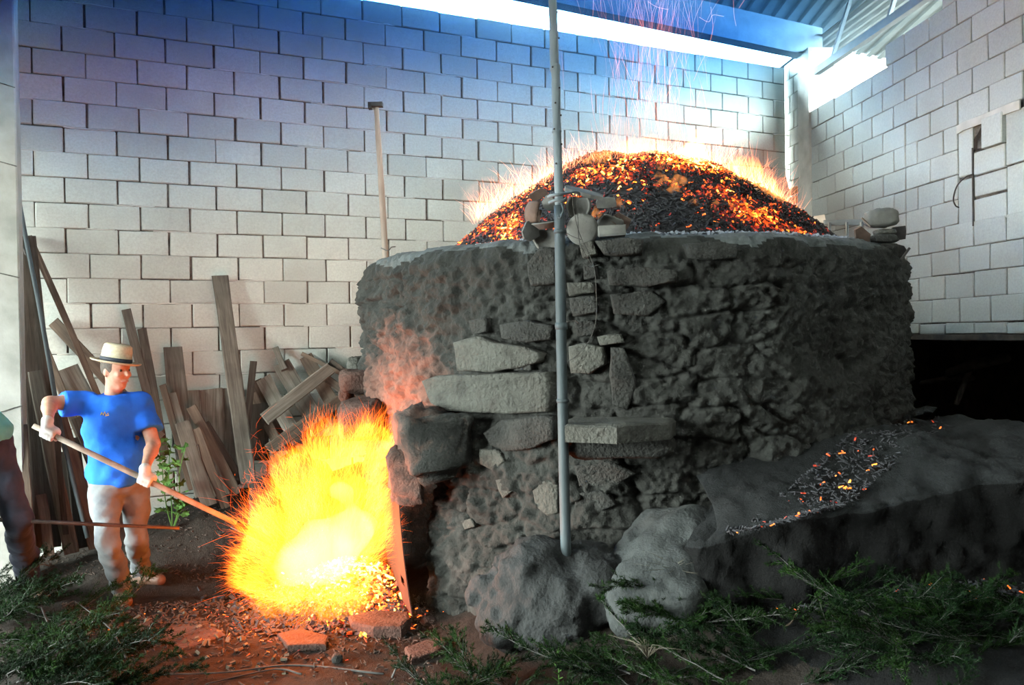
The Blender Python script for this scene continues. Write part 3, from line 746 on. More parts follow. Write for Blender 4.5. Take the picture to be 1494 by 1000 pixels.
# ---- glowing heap on top of the kiln
MR, MH = 1.60, .84; MC = Vector((KC.x+.10, KC.y-.05, KH+.0))
def mound_h(x, y):
    r = np.hypot(x, y)/MR; P = np.stack([x, y, x*0], -1)
    return MH*np.clip(1-r**1.9, -.1, 1)+.05*fbm(P*2.2, 3, 51)*np.clip(1.1-r, 0, 1)
gr = np.linspace(0, 1.03, 40); ga = np.linspace(0, 2*pi, 120, endpoint=False); A_, R_ = np.meshgrid(ga, gr, indexing='ij'); mx, my = MR*R_*np.cos(A_), MR*R_*np.sin(A_)
V = np.stack([mx, my, mound_h(mx, my)], -1); dm = fast_mesh('ember_bed', V, grid_faces(120, 40, True)); 
def mheat(x, y, z):
    P = np.stack([x, y, z], -1); h = .50+.42*fbm(P*1.7, 3, 61)+.18*fbm(P*5, 2, 63)
    side = (x*RGT.x+y*RGT.y)/MR; frn = -(x*FWD.x+y*FWD.y)/MR
    h += .18*sstep(.15, .6, side)*sstep(.05, .5, z)-.12*np.exp(-((side-.15)/.3)**2)*sstep(.45, .1, z)+.16*sstep(-.25, -.7, side)
    return h
attr(dm, 'ember_glow', mheat(V[..., 0], V[..., 1], V[..., 2]).ravel()-.12)
heap = thing('ember_heap', 'domed heap of glowing charcoal chips burning on top of the kiln', 'embers', MC); heap['kind'] = 'stuff'
obj('ember_bed', dm, M['ember'], heap, kind='stuff')
n = 26000; rr = MR*np.sqrt(rg.uniform(0, 1, n))*1.02; aa = rg.uniform(0, 2*pi, n); keep = (np.cos(aa-acam) > -.45) | (rr < .7); rr, aa = rr[keep], aa[keep]
x, y = rr*np.cos(aa), rr*np.sin(aa); z = mound_h(x, y)+rg.uniform(-.005, .02, len(x)); e = .02
Nn = np.stack([-(mound_h(x+e, y)-mound_h(x-e, y))/(2*e), -(mound_h(x, y+e)-mound_h(x, y-e))/(2*e), np.ones_like(x)], -1); Nn /= np.linalg.norm(Nn, axis=1)[:, None]
h = mheat(x, y, z)+rg.normal(0, .22, len(x))-.20
obj('charcoal_chips', chips('charcoal_chips', np.stack([x, y, z], -1), Nn, .0115, h, 3), M['ember'], heap, kind='stuff')
# ash rim around the heap
n = 2600; aa = rg.uniform(-1.7, 1.7, n)+acam; rr = MR*rg.uniform(.96, 1.10, n); P = np.stack([MC.x+rr*np.cos(aa)-KC.x, MC.y+rr*np.sin(aa)-KC.y, np.full(n, KH+.022)+rg.uniform(0, .012, n)], -1)
M['ash'] = simple('grey_ash', (.15, .16, .18), (.35, .37, .41), 20, .95, .006)
o = obj('ash', chips('ash', P, np.tile((0, 0, 1.), (n, 1)), .02, np.zeros(n), 8, (1, 2)), M['ash'], kiln, kind='stuff')
# ---- flames are glowing volumes: thin at the edges, deep in the middle
def fire_vol(name, col, strength, scale, contrast=(.35, .65), lo=.15, stretch=(1, 1, .35), step=.35):
    t = NT(name); v = t.coords(True, stretch); n = t.noise(v, scale, 5, .65, 1.2)
    k = t.ramp(n, [(contrast[0], (lo, lo, lo)), (contrast[1], (1, 1, 1))])
    e = t.n('ShaderNodeEmission'); e.inputs[0].default_value = (*col, 1); t.l(t.math('MULTIPLY', k, strength), e.inputs[1]); t.l(e.outputs[0], t.out.inputs['Volume'])
    t.m.cycles.volume_step_rate = step; return t.m
M['fire_big'] = fire_vol('stoke_fire', (1, .32, .016), 11.5, 9, lo=.03)
M['fire_core'] = fire_vol('stoke_fire_core', (1, .48, .09), 24, 5, lo=.35)
M['fire_top'] = fire_vol('crest_flame', (1, .34, .07), 18, 11, (.42, .66), .03, (1, 1, .4))
M['fire_hot'] = fire_vol('crest_flame_hot', (1, .52, .20), 40, 10, (.38, .66), .1)
M['fire_pink'] = fire_vol('crest_glow', (1, .40, .22), .8, 3, lo=.15)
def flame(name, blobs, mat, noise=.05, sc=5, h=.025, seed=1, k=.08, parent=None):
    pts = [pd(u, v, d) for u, v, d, *_ in blobs]; rs_ = [b[3] for b in blobs]
    lo = [min(p[i]-(r if not hasattr(r, '__len__') else max(r)) for p, r in zip(pts, rs_))-.15 for i in range(3)]; hi = [max(p[i]+(r if not hasattr(r, '__len__') else max(r)) for p, r in zip(pts, rs_))+.15 for i in range(3)]
    s = SDF(lo, hi, h)
    for p, r in zip(pts, rs_):
        if hasattr(r, '__len__'): s.ell(p, r, None, k)
        else: s.ell(p, (r, r, r), None, k)
    if noise: s.noise(noise, sc, 3, seed)
    return obj(name, s.mesh(name), mat, parent)
fire = thing('stoke_fire', 'tall yellow fire bursting from the mouth of the kiln', 'fire', onz(470, 885, 0)); fire['kind'] = 'stuff'
FB = [(470, 818, 5.35, .33), (415, 822, 5.35, .26), (512, 785, 5.45, .24), (500, 720, 5.5, .25), (445, 712, 5.45, .19), (475, 655, 5.5, .13), (540, 655, 5.5, .14), (378, 835, 5.35, .15), (375, 775, 5.4, .09), (528, 725, 5.5, .15), (410, 760, 5.4, .16)]
def rel(o, parent): o.parent = parent; o.matrix_parent_inverse = Matrix.Translation(parent.location).inverted(); o['kind'] = 'stuff'; return o
rel(flame('flame_body', FB, M['fire_big'], .13, 7, .025, 3), fire)
rel(flame('flame_core', [(475, 805, 5.35, .2), (430, 825, 5.33, .14), (510, 770, 5.42, .15), (500, 720, 5.45, .1)], M['fire_core'], .04, 6, .025, 5), fire)
# filaments of flame: thin curved tapering strands
def strands(name, P, D, L, R, heat, bend, seed=0, seg=4):
    rg_ = np.random.default_rng(seed); n = len(P); D = D/np.linalg.norm(D, axis=1)[:, None]; a = np.cross(D, rg_.normal(size=(n, 3))); a /= np.linalg.norm(a, axis=1)[:, None]; b = np.cross(D, a)
    V = np.zeros((n, seg+1, 3, 3))
    for i in range(seg+1):
        t = i/seg; c = P+D*(L*t)[:, None]+bend*(t*t*L)[:, None]; w_ = R*(1-.8*abs(2*t-.8) if t > .2 else .5)
        w_ = R*max(.12, sin(pi*min(1, .12+.85*t)))
        for k in range(3):
            q = 2*pi*k/3; V[:, i, k] = c+(a*cos(q)+b*sin(q))*w_[:, None]
    q = np.array([(i*3+k, i*3+(k+1) % 3, (i+1)*3+(k+1) % 3, (i+1)*3+k) for i in range(seg) for k in range(3)])
    Fq = (np.arange(n)[:, None, None]*((seg+1)*3)+q[None]).reshape(-1, 4); me = fast_mesh(name, V.reshape(-1, 3), Fq); attr(me, 'ember_glow', np.repeat(heat, (seg+1)*3)); return me
def spark_mat(name, st, mul):
    t = NT(name); a = t.n('ShaderNodeAttribute', attribute_name='ember_glow').outputs['Fac']; e = t.n('ShaderNodeEmission'); t.l(t.ramp(a, st), e.inputs[0]); t.l(t.math('ADD', t.math('MULTIPLY', a, mul*.38), .28), e.inputs[1])
    tr_ = t.n('ShaderNodeBsdfTransparent'); ad = t.n('ShaderNodeAddShader'); t.l(e.outputs[0], ad.inputs[0]); t.l(tr_.outputs[0], ad.inputs[1]); t.l(ad.outputs[0], t.out.inputs[0]); t.m.cycles.emission_sampling = 'NONE'; return t.m
M['strand'] = spark_mat('flame_strand', [(0, (.9, .05, .004)), (.5, (1, .16, .010)), (1, (1, .34, .03))], 4.0)
FP = np.array([tuple(pd(u, v, d)) for u, v, d, r in FB]); FR = np.array([b[3] for b in FB]); src = np.array(pd(475, 850, 5.38))
n = 24000; ci = rg.choice(len(FB), n, p=FR**2/np.sum(FR**2)); dr = rg.normal(size=(n, 3)); dr /= np.linalg.norm(dr, axis=1)[:, None]
rad = rg.uniform(.72, 1.12, n); P = FP[ci]+dr*(FR[ci]*rad)[:, None]
inside = np.min(np.linalg.norm(P[:, None]-FP[None], axis=2)-FR[None]*.78, axis=1) < 0
P = P[(~inside) & (P[:, 2] > .06)]; n = len(P)
D = (P-src); D /= np.linalg.norm(D, axis=1)[:, None]; D += np.array([0, 0, .35])+rg.normal(size=(n, 3))*.28; L = rg.uniform(.04, .15, n)*np.clip(.6+P[:, 2], .6, 1.3)
dist = np.min(np.linalg.norm(P[:, None]-FP[None], axis=2)/FR[None], axis=1)
heat = np.clip(1.15-dist*.95+rg.uniform(0, .35, n), 0, 1); bend = rg.normal(size=(n, 3))*.22+np.array([0, 0, -.12])
rel(obj('flame_strands', strands('flame_strands', P, D, L, rg.uniform(.0006, .0014, n), heat, bend, 2), M['strand']), fire)
# stray sparks thrown to the left of the fire
n = 260; P = np.array([tuple(pd(u, v, d)) for u, v, d in zip(rg.normal(385, 26, n), rg.normal(760, 55, n), rg.uniform(5.1, 5.6, n))]); D = np.stack([rg.normal(-.4, .6, n), rg.normal(0, .4, n), rg.normal(.3, .7, n)], -1)
P = P[P[:, 2] > .05]; D = D[:len(P)]; n = len(P)
rel(obj('stray_sparks', strands('stray_sparks', P, D, rg.uniform(.03, .12, n), rg.uniform(.0012, .0022, n), rg.uniform(0, .4, n), rg.normal(size=(n, 3))*.5, 4), M['strand']), fire)
def lamp(name, loc, col, energy, rad, parent=None):
    l = bpy.data.lights.new(name, 'POINT'); l.color = col; l.energy = energy; l.shadow_soft_size = rad
    o = bpy.data.objects.new(name, l); COL.objects.link(o); o.location = loc; return o
lamp('stoke_fire_light', pd(425, 835, 5.02), (1, .17, .02), 120, .25)
# ---- glowing heap raked out in front of the stoke hole
EC = onz(500, 880, 0); heap2 = thing('raked_embers', 'spill of bright orange embers raked out before the fire', 'embers', EC); heap2['kind'] = 'stuff'
n = 5200; pu = rg.normal(495, 62, n); pv = rg.normal(878, 20, n); ok = (pv < 925) & (pv > 820) & (pu < 570+(pv-830)*.36); pu, pv = pu[ok], pv[ok]; n = len(pu)
Pp = np.array([tuple(onz(u, v, .03)) for u, v in zip(pu, pv)]); dd = np.hypot((pu-520)/75, (pv-862)/30); hh_ = .20*np.exp(-dd*dd)
Pp[:, 2] = gz(Pp[:, 0], Pp[:, 1])+hh_*rg.uniform(.6, 1, n)+.008; heat = np.clip(.90-.33*dd+rg.normal(0, .24, n), 0, 1.0)
obj('embers', chips('embers', Pp-np.array(EC), np.tile((0, -.3, 1.), (n, 1)), .019, heat, 7), M['ember'], heap2, kind='stuff')
# ---- flames on the crest
crest = thing('crest_flames', 'flames licking over the glowing heap on the kiln', 'flames', MC); crest['kind'] = 'stuff'
rel(flame('flame_tongue', [(1003, 250, 6.3, .13), (1008, 224, 6.35, .10), (1013, 196, 6.4, .06), (985, 266, 6.3, .06), (1020, 285, 6.1, .07)], M['fire_hot'], .05, 7, .022, 3, .1), crest)
rel(flame('flame_tongue', [(958, 272, 5.8, .045), (961, 258, 5.85, .05), (963, 244, 5.9, .04), (955, 290, 5.7, .03), (985, 280, 5.7, .04), (988, 266, 5.75, .035), (992, 268, 5.85, .035), (925, 260, 5.95, .03)], M['fire_top'], .05, 14, .012, 5, .05), crest)
rel(flame('flame_tongue', [(1090, 260, 6.3, .12), (1105, 280, 6.25, .11), (1125, 296, 6.2, .09), (1142, 315, 6.15, .06), (1080, 246, 6.35, .06), (1060, 258, 6.3, .07)], M['fire_top'], .05, 7, .02, 7, .08), crest)
rel(flame('flame_tongue', [(1120, 302, 6.1, .045), (1140, 318, 6.1, .04), (1150, 330, 6.1, .03), (1100, 286, 6.1, .05)], M['fire_hot'], .03, 9, .018, 8, .05), crest)
rel(flame('flame_tongue', [(880, 240, 6.4, .09), (920, 230, 6.5, .12), (950, 226, 6.5, .12), (860, 247, 6.4, .07), (840, 254, 6.5, .05)], M['fire_top'], .05, 7, .022, 9, .09), crest)
rel(flame('flame_tongue', [(700, 318, 6.4, .06), (730, 296, 6.4, .08), (760, 278, 6.4, .07), (790, 268, 6.4, .07), (675, 335, 6.4, .04)], M['fire_pink'], .05, 6, .022, 10, .1), crest)
rel(flame('flame_glow', [(720, 290, 6.9, .2), (800, 255, 6.9, .24), (900, 225, 7, .3), (1000, 215, 7, .34), (1080, 240, 6.9, .26), (960, 170, 7, .25)], M['fire_pink'], .1, 4, .04, 12, .2), crest)
for (u, v, d, r) in ((1085, 318, 5.75, .03), (1115, 330, 5.9, .03), (1060, 310, 5.6, .03), (1010, 300, 5.6, .03), (1040, 305, 5.6, .035), (900, 300, 5.6, .03), (870, 310, 5.5, .03)):
    rel(flame('flame_tongue', [(u, v, d, r), (u+3, v-9, d+.03, r*.7), (u+7, v+6, d, r*.7)], M['fire_top'], .02, 12, .012, int(u), .03), crest)
n = 3200; U = rg.uniform(690, 1165, n); P = []
for u in U:
    vv = np.interp(u, [655, 700, 760, 830, 900, 980, 1060, 1110, 1150, 1175], [348, 320, 285, 258, 246, 240, 252, 275, 312, 343]); P.append(tuple(pd(u, vv-abs(rg.normal(0, 10))+4, rg.uniform(6.3, 6.9))))
P = np.array(P); D = np.stack([rg.normal(0, .35, n), rg.normal(0, .3, n), np.ones(n)], -1)
M['strand_soft'] = spark_mat('rising_spark', [(0, (1, .2, .11)), (1, (1, .40, .18))], 2.4)
rel(obj('flame_strands', strands('crest_strands', P, D, rg.uniform(.05, .20, n), rg.uniform(.001, .002, n), rg.uniform(0, 1, n), rg.normal(size=(n, 3))*.3, 12), M['strand_soft']), crest)
for u, v, d, e_ in ((1000, 225, 6.7, 70), (1100, 262, 6.5, 45), (880, 240, 6.7, 45), (750, 275, 6.6, 30)): lamp('crest_flame_light', pd(u, v, d), (1, .82, .58), e_*1.4, .18)
# ---- sparks rising from the heap
n = 330; U = rg.normal(950, 38, n); Vv = rg.uniform(-30, 225, n); P = np.array([tuple(pd(u+(225-v)*.06*rg.normal(), v, d)) for u, v, d in zip(U, Vv, rg.uniform(6.3, 7.1, n))])
D = np.stack([rg.normal(0, .13, n), rg.normal(0, .13, n), np.ones(n)], -1)
sk = obj('rising_sparks', strands('rising_sparks', P, D, rg.uniform(.12, .6, n), rg.uniform(.0010, .0017, n), rg.uniform(0, .3, n), rg.normal(size=(n, 3))*.14, 21, 8), M['strand_soft'])
tag(sk, 'fine orange sparks rising from the heap towards the roof', 'sparks', kind='stuff')
mb = MB()
for P in (((1037, 10), (1040, 40), (1036, 60), (1026, 78)), ((1020, 25), (1034, 32), (1040, 22), (1056, 24)), ((945, 2), (958, 10), (975, 14)), ((1070, 0), (1071, 22), (1074, 38)), ((1078, 12), (1086, 0)), ((1012, 118), (1020, 98), (1028, 82))):
    mb.tube(curve3([pd(u, v, 6.7) for u, v in P], 5), .0016, 4)
me = mb.mesh('drifting_sparks'); attr(me, 'ember_glow', np.full(len(me.vertices), .3)); tag(obj('drifting_sparks', me, M['strand_soft']), 'curled stray sparks drifting under the roof right of the column', 'sparks', kind='stuff')
# ================================================================== POST, POTSHERDS AND OTHER THINGS ON AND ABOUT THE KILN
M['pipe'] = simple('weathered_pipe', (0.0231, 0.03135, 0.03465), (0.0495, 0.06105, 0.066), 9, .65, .002, .0, stretch=(0.55, 0.55, 0.165), spec=.3)
M['pole'] = simple('grey_pole', (0.0768, 0.096, 0.1056), (0.1584, 0.1824, 0.192), 8, .7, .004, 0, stretch=(0.8, 0.8, 0.2))
M['iron'] = simple('dark_iron', (.035, .033, .032), (.085, .075, .07), 14, .6, .003, .5)
M['wire'] = simple('wire', (.05, .05, .05), (.12, .11, .10), 20, .6, .001, .4)
M['clay_grey'] = simple('smoked_pottery', (0.078, 0.075, 0.069), (0.15, 0.144, 0.132), 7, .85, .004)
M['clay_brown'] = simple('brown_pottery', (0.078, 0.048, 0.036), (0.144, 0.096, 0.072), 7, .85, .004)
M['brick'] = simple('orange_brick', (.42, .17, .09), (.55, .26, .15), 8, .9, .005)
M['cement_board'] = simple('pale_board', (.36, .35, .32), (.50, .49, .46), 6, .9, .004)
M['handle'] = simple('worn_handle', (.16, .12, .095), (.30, .24, .20), 10, .8, .003, stretch=(1, 1, .15))
post = thing('metal_post', 'tall grey metal post standing on the rock before the kiln', 'post', pd(826, 818, 4.55))
PB = post.location.copy()
def prel(mb, name, mat, smooth=True): mb.v = [tuple(Vector(p)-PB) for p in mb.v]; return mb.build(name, mat, post, smooth)
pp = lambda u, v: pd(u, v, 4.55)
PL = [(826, 818), (823, 700), (821, 600), (819, 500), (817.5, 400), (816, 300)]
prel(MB().tube(curve3([pp(*q) for q in PL], 4), .0285, 16), 'pipe', M['pipe'])
prnd = random.Random(4)
PU = [(816, 305), (815, 270), (813, 200), (812, 185), (811, 120), (810, 98), (809, 90), (808, 50), (806, 0), (803, -70), (799, -180)]
ul = curve3([pp(*q) for q in PU], 6); rr_ = [.0235+.0012*prnd.uniform(-1, 1) for _ in ul]
for i, p in enumerate(ul):
    if 28 <= i <= 31: rr_[i] = .029
    if 14 <= i <= 16: rr_[i] = .026
prel(MB().tube(ul, rr_, 14), 'upper_pole', M['pole'])
for (u, v, h_) in ((817, 338, .012), (819, 476, .018), (821, 585, .010)): prel(MB().tube([pp(u, v)-Vector((0, 0, h_)), pp(u, v), pp(u, v)+Vector((0, 0, h_))], [.033, .035, .033], 14), 'collar', M['pipe'])
for k, (u, v) in enumerate(((813.5, 20), (815, 58), (806, 100), (816, 130), (810, 152), (818, 170), (808, 190), (819, 212), (811, 240))): prel(MB().tube([pp(u, v)+FWD*-.012-FWD*.010, pp(u, v)-FWD*.028], .005, 6), 'peg_hole', M['hole'])
# clamp: a bent bar round the pole with a hook and wire ends
pw = lambda u, v, d: pd(u, v, d)
prel(MB().tube(curve3([pw(800, 288, 4.50), pw(806, 285, 4.47), pw(816, 284, 4.46), pw(830, 281, 4.50), pw(842, 280, 4.56), pw(845, 284, 4.60)], 5), .0085, 8), 'clamp_bar', M['pole'])
prel(MB().tube(curve3([pw(801, 296, 4.50), pw(812, 292, 4.47), pw(822, 293, 4.47), pw(826, 290, 4.5)], 5), .009, 8), 'clamp_bar', M['pole'])
prel(MB().tube(curve3([pw(819, 296, 4.47), pw(822, 306, 4.45), pw(818, 318, 4.45), pw(815, 316, 4.46)], 5), .007, 8), 'hook', M['pipe'])
for P in (((836, 284), (836, 300), (842, 330), (850, 352), (866, 388), (870, 430), (869, 470), (858, 500), (838, 522), (826, 528)), ((823, 338), (835, 345), (848, 350)), ((842, 283), (843, 320), (846, 355), (862, 385)), ((866, 388), (858, 391), (875, 386)), ((826, 470), (838, 468), (844, 472))):
    prel(MB().tube(curve3([pw(u, v, 4.62) for u, v in P], 5), .0022, 5), 'wire', M['wire'])
# ---- shard builders
def local(v, c): return [tuple(Vector(p)-c) for p in v]
def place(o, c, right, up, fwd=None):
    right = right.normalized(); up = (up-right*up.dot(right)).normalized(); f = up.cross(right)*-1
    f = right.cross(up); m_ = Matrix((right, up, f)).transposed().to_4x4(); m_.translation = c; o.matrix_world = m_; return o
def tile_me(w_, h_, t_, seed, n=9, bend=0.0):
    """flat broken tile in local XY, thickness Z, uneven outline"""
    r_ = random.Random(seed); P = []
    for k in range(n):
        a = 2*pi*(k+r_.uniform(-.25, .25))/n; q = 1/max(abs(cos(a)), abs(sin(a))); q = min(q, 1.25)*r_.uniform(.88, 1.0); P.append((w_/2*q*cos(a), h_/2*q*sin(a)))
    V = [(x, y, z*t_/2-bend*x*x) for z in (-1, 1) for x, y in P]; n_ = len(P)
    V += [(0, 0, -t_/2), (0, 0, t_/2)]
    Fs = [(i, (i+1) % n_, n_+(i+1) % n_, n_+i) for i in range(n_)]+[((i+1) % n_, i, 2*n_) for i in range(n_)]+[(n_+i, n_+(i+1) % n_, 2*n_+1) for i in range(n_)]
    return mesh('shard', V, Fs)
def bowl_me(R, a0, a1, p0, p1, t_, seed, na=14, npp=8):
    """piece of a pot wall: part of a sphere shell"""
    r_ = random.Random(seed); V = []
    for rr in (R, R-t_):
        for i in range(na+1):
            for j in range(npp+1):
                a = a0+(a1-a0)*i/na; p = p0+(p1-p0)*j/npp+(r_.uniform(-.06, .06) if j in (0, npp) else 0)
                V.append((rr*cos(p)*cos(a), rr*sin(p), rr*cos(p)*sin(a)))
    o_ = (na+1)*(npp+1); ix = lambda s_, i, j: s_*o_+i*(npp+1)+j; Fs = []
    for i in range(na):
        for j in range(npp):
            Fs.append((ix(0, i, j), ix(0, i, j+1), ix(0, i+1, j+1), ix(0, i+1, j))); Fs.append((ix(1, i, j), ix(1, i+1, j), ix(1, i+1, j+1), ix(1, i, j+1)))
        Fs.append((ix(0, i, 0), ix(0, i+1, 0), ix(1, i+1, 0), ix(1, i, 0))); Fs.append((ix(0, i, npp), ix(1, i, npp), ix(1, i+1, npp), ix(0, i+1, npp)))
    for j in range(npp):
        Fs.append((ix(0, 0, j), ix(1, 0, j), ix(1, 0, j+1), ix(0, 0, j+1))); Fs.append((ix(0, na, j), ix(0, na, j+1), ix(1, na, j+1), ix(1, na, j)))
    return mesh('shard', V, Fs, True)
UPZ = Vector((0, 0, 1)); G1 = 'potsherds heaped on the rim behind the post'
def sh(name, me, mat, c, right, up, label, cat, grp=G1):
    o = obj(name, me, M[mat]); place(o, c, right, up); tag(o, label, cat, grp); return o
T_ = lambda a, b, c_: (RGT*a+UPZ*b-FWD*c_)
D0 = 4.92
sh('roof_tile', tile_me(.24, .12, .022, 3, 10), 'clay_grey', pd(851, 281, D0), T_(1, -.25, 0), T_(.1, .35, -.9), 'flat grey tile lying tilted on top of the potsherd heap', 'tile')
sh('pot_neck', bowl_me(.085, -2.6, .4, -.9, .75, .012, 4), 'clay_grey', pd(842, 301, D0+.02), T_(1, -.1, .2), T_(.1, 1, .1), 'broken grey pot neck under the topmost tile', 'pottery')
sh('clay_disc', MB().lathe([(0, -.012), (.075, -.012), (.092, -.004), (.092, .006), (.07, .014), (.02, .018), (0, .018)], 28).mesh('clay_disc', True), 'clay_grey', pd(850, 335, D0-.05), T_(1, 0, .1), T_(0, .95, .25), 'round grey clay disc standing upright behind the post', 'pottery')
sh('curved_tile', bowl_me(.11, -2.4, -.7, -.75, .75, .014, 6), 'clay_grey', pd(889, 336, D0+.05), T_(1, -.35, 0), T_(.35, .9, .3), 'curved grey tile leaning above the clay brick', 'tile')
v, f = cbox(.16, .06, .09, .006, .003, prnd); sh('clay_brick', mesh('clay_brick', v, f), 'clay_grey', pd(893, 337, D0-.06), T_(1, .06, .1), T_(0, 1, 0), 'grey clay brick at the right end of the potsherd heap', 'brick')
sh('bowl_shard', bowl_me(.10, .5, 3.4, -.9, .5, .012, 8), 'clay_brown', pd(790, 312, D0), T_(.3, .1, 1), T_(.25, 1, 0), 'brown hollow bowl shard standing left of the post', 'pottery')
sh('flat_shard', tile_me(.11, .12, .018, 9, 7), 'clay_grey', pd(773, 337, D0-.03), T_(1, .5, -.4), T_(-.5, .8, .3), 'small pale shard leaning at the left end of the heap', 'pottery')
sh('dish', MB().lathe([(0, -.01), (.05, -.01), (.085, .02), (.092, .024), (.088, .03), (.05, .004), (0, .002)], 24).mesh('dish', True), 'clay_grey', pd(799, 331, D0-.04), T_(1, .12, 0), T_(-.1, .15, -1), 'shallow grey dish lying flat beside the post', 'dish')
sh('bowl_shard', bowl_me(.10, -2.7, -.5, -1.1, .1, .012, 12), 'clay_grey', pd(798, 345, D0-.06), T_(1, -.1, .1), T_(.2, .9, .4), 'pale curved bowl shard under the dish beside the post', 'pottery')
sh('flat_shard', tile_me(.12, .08, .02, 13, 8), 'clay_brown', pd(906, 322, D0+.12), T_(1, -.6, 0), T_(.4, .9, .3), 'rusty brown shard behind the curved grey tile', 'pottery')
sh('flat_shard', tile_me(.08, .10, .02, 14, 7), 'clay_grey', pd(801, 296, D0+.05), T_(1, .2, .4), T_(-.2, 1, .2), 'square grey shard behind the clamp on the post', 'pottery')
sh('flat_shard', tile_me(.13, .07, .02, 16, 8), 'clay_grey', pd(884, 296, D0+.25), T_(1, .1, 0), T_(0, .9, .4), 'pale flat shard lying against the embers above the heap', 'pottery')
sh('flat_shard', tile_me(.12, .06, .02, 17, 8), 'clay_brown', pd(785, 284, D0+.3), T_(1, .45, 0), T_(-.4, .9, .4), 'long brown shard leaning on the embers left of the post', 'pottery')
# ---- stones and shards on the right of the rim
D1 = 5.55; G2 = 'stones and shards on the right end of the rim'
def rk(name, u, v, d, r, mat, seed, label, cat='stone', rz=0, grp=G2, rough=.05, boxy=.5):
    o = rock(name, pd(u, v, d), r, mat, None, seed, rough=rough, rz=az+rz, boxy=boxy); tag(o, label, cat, grp); return o
rk('stone', 1285, 319, D1, (.105, .08, .062), 'clay_grey', 51, 'large rounded pinkish stone topping the pile on the right rim', boxy=.7)
rk('stone', 1290, 339, D1-.03, (.06, .06, .018), 'stone', 52, 'thin pale stone just under the rounded pinkish stone')
rk('stone', 1289, 349, D1-.03, (.075, .07, .028), 'stone_dark', 53, 'thick rough grey stone in the middle of the right pile')
rk('stone', 1287, 361, D1-.02, (.09, .07, .024), 'stone_dark', 54, 'bottom stone of the pile on the right rim')
sh('flat_tile', tile_me(.11, .15, .02, 21, 6), 'clay_brown', pd(1258, 346, D1), T_(.8, .55, .1), T_(-.5, .8, .3), 'pale mauve tile leaning at the left of the right pile', 'tile', G2)
sh('flat_shard', tile_me(.13, .10, .02, 22, 6), 'iron', pd(1308, 341, D1+.08), T_(1, .1, .3), T_(-.2, 1, .2), 'black pointed shard jutting out behind the right pile', 'pottery', G2)
sh('flat_shard', tile_me(.13, .09, .02, 23, 7), 'iron', pd(1309, 366, D1+.05), T_(1, -.3, .3), T_(.2, 1, .3), 'black shard at the foot of the right pile', 'pottery', G2)
o = MB().tube([pd(1257, 318, D1-.02), pd(1270, 331, D1-.02)], .006, 6).build('stick', M['handle']); tag(o, 'short thin stick poking up left of the rounded pinkish stone', 'stick')
o = MB().tube([pd(1314, 380, D1-.02), pd(1327, 362, D1-.02)], .008, 6).build('iron_stub', M['iron']); tag(o, 'short black iron stub sticking out at the right rim edge', 'rod')
# ---- things behind the heap on the right
DP = 6.75; q = [pd(1112, 266, DP+.05), pd(1147, 257, DP), pd(1167, 350, DP-.05), pd(1122, 352, DP)]
n_ = (q[1]-q[0]).cross(q[3]-q[0]).normalized()*.012; o = MB().add([*q, *[p+n_ for p in q]], [(0, 1, 2, 3), (7, 6, 5, 4), (0, 4, 5, 1), (1, 5, 6, 2), (2, 6, 7, 3), (3, 7, 4, 0)]).build('iron_plate', simple('rusty_plate', (.05, .028, .03), (.11, .06, .055), 7, .7, .003, .3)); tag(o, 'dark rusty iron plate standing behind the right side of the heap', 'plate')
for k, v_ in enumerate((279, 293, 307)):
    p = onr(1159.5, v_, -.015); w3 = (onr(1165.5, v_)-onr(1153.5, v_)).length; vv, ff = cbox(w3, .09, .085, .006, .003, prnd); obj('brick', mesh('brick', vv, ff), M['brick'], wc, p, RROT)
q = [pd(1161, 320, 6.55), pd(1203, 313, 6.5), pd(1211, 350, 6.4), pd(1165, 356, 6.45)]; n_ = FWD*.04
o = MB().add([*q, *[p+n_ for p in q]], [(0, 1, 2, 3), (7, 6, 5, 4), (0, 4, 5, 1), (1, 5, 6, 2), (2, 6, 7, 3), (3, 7, 4, 0)]).build('pale_board', M['cement_board']); tag(o, 'pale short board standing on the kiln rim beside the iron plate', 'board')
rail = thing('iron_rail', 'low blue grey iron rail between the pale board and stones', 'rail', pd(1232, 360, 6.35))
a, b = pd(1203, 325, 6.4), pd(1263, 324, 6.3); RB0 = rail.location.copy()
def rr2(mb, name): mb.v = [tuple(Vector(p)-RB0) for p in mb.v]; mb.build(name, M['steel_blue'], rail)
for s_ in (0, 1): pass
mb = MB(); dd_ = (b-a).normalized(); vv = [p+UPZ*z_+FWD*y_ for p in (a, b) for z_, y_ in ((-.02, 0), (.02, 0), (.02, .03), (-.02, .03))]; rr2(mb.add(vv, [(0, 1, 5, 4), (1, 2, 6, 5), (2, 3, 7, 6), (3, 0, 4, 7), (0, 3, 2, 1), (4, 5, 6, 7)]), 'bar')
for t_ in (.12, .55, .9): c = a.lerp(b, t_); rr2(MB().tube([c, Vector((c.x, c.y, KH+.0))], .012, 6), 'leg')
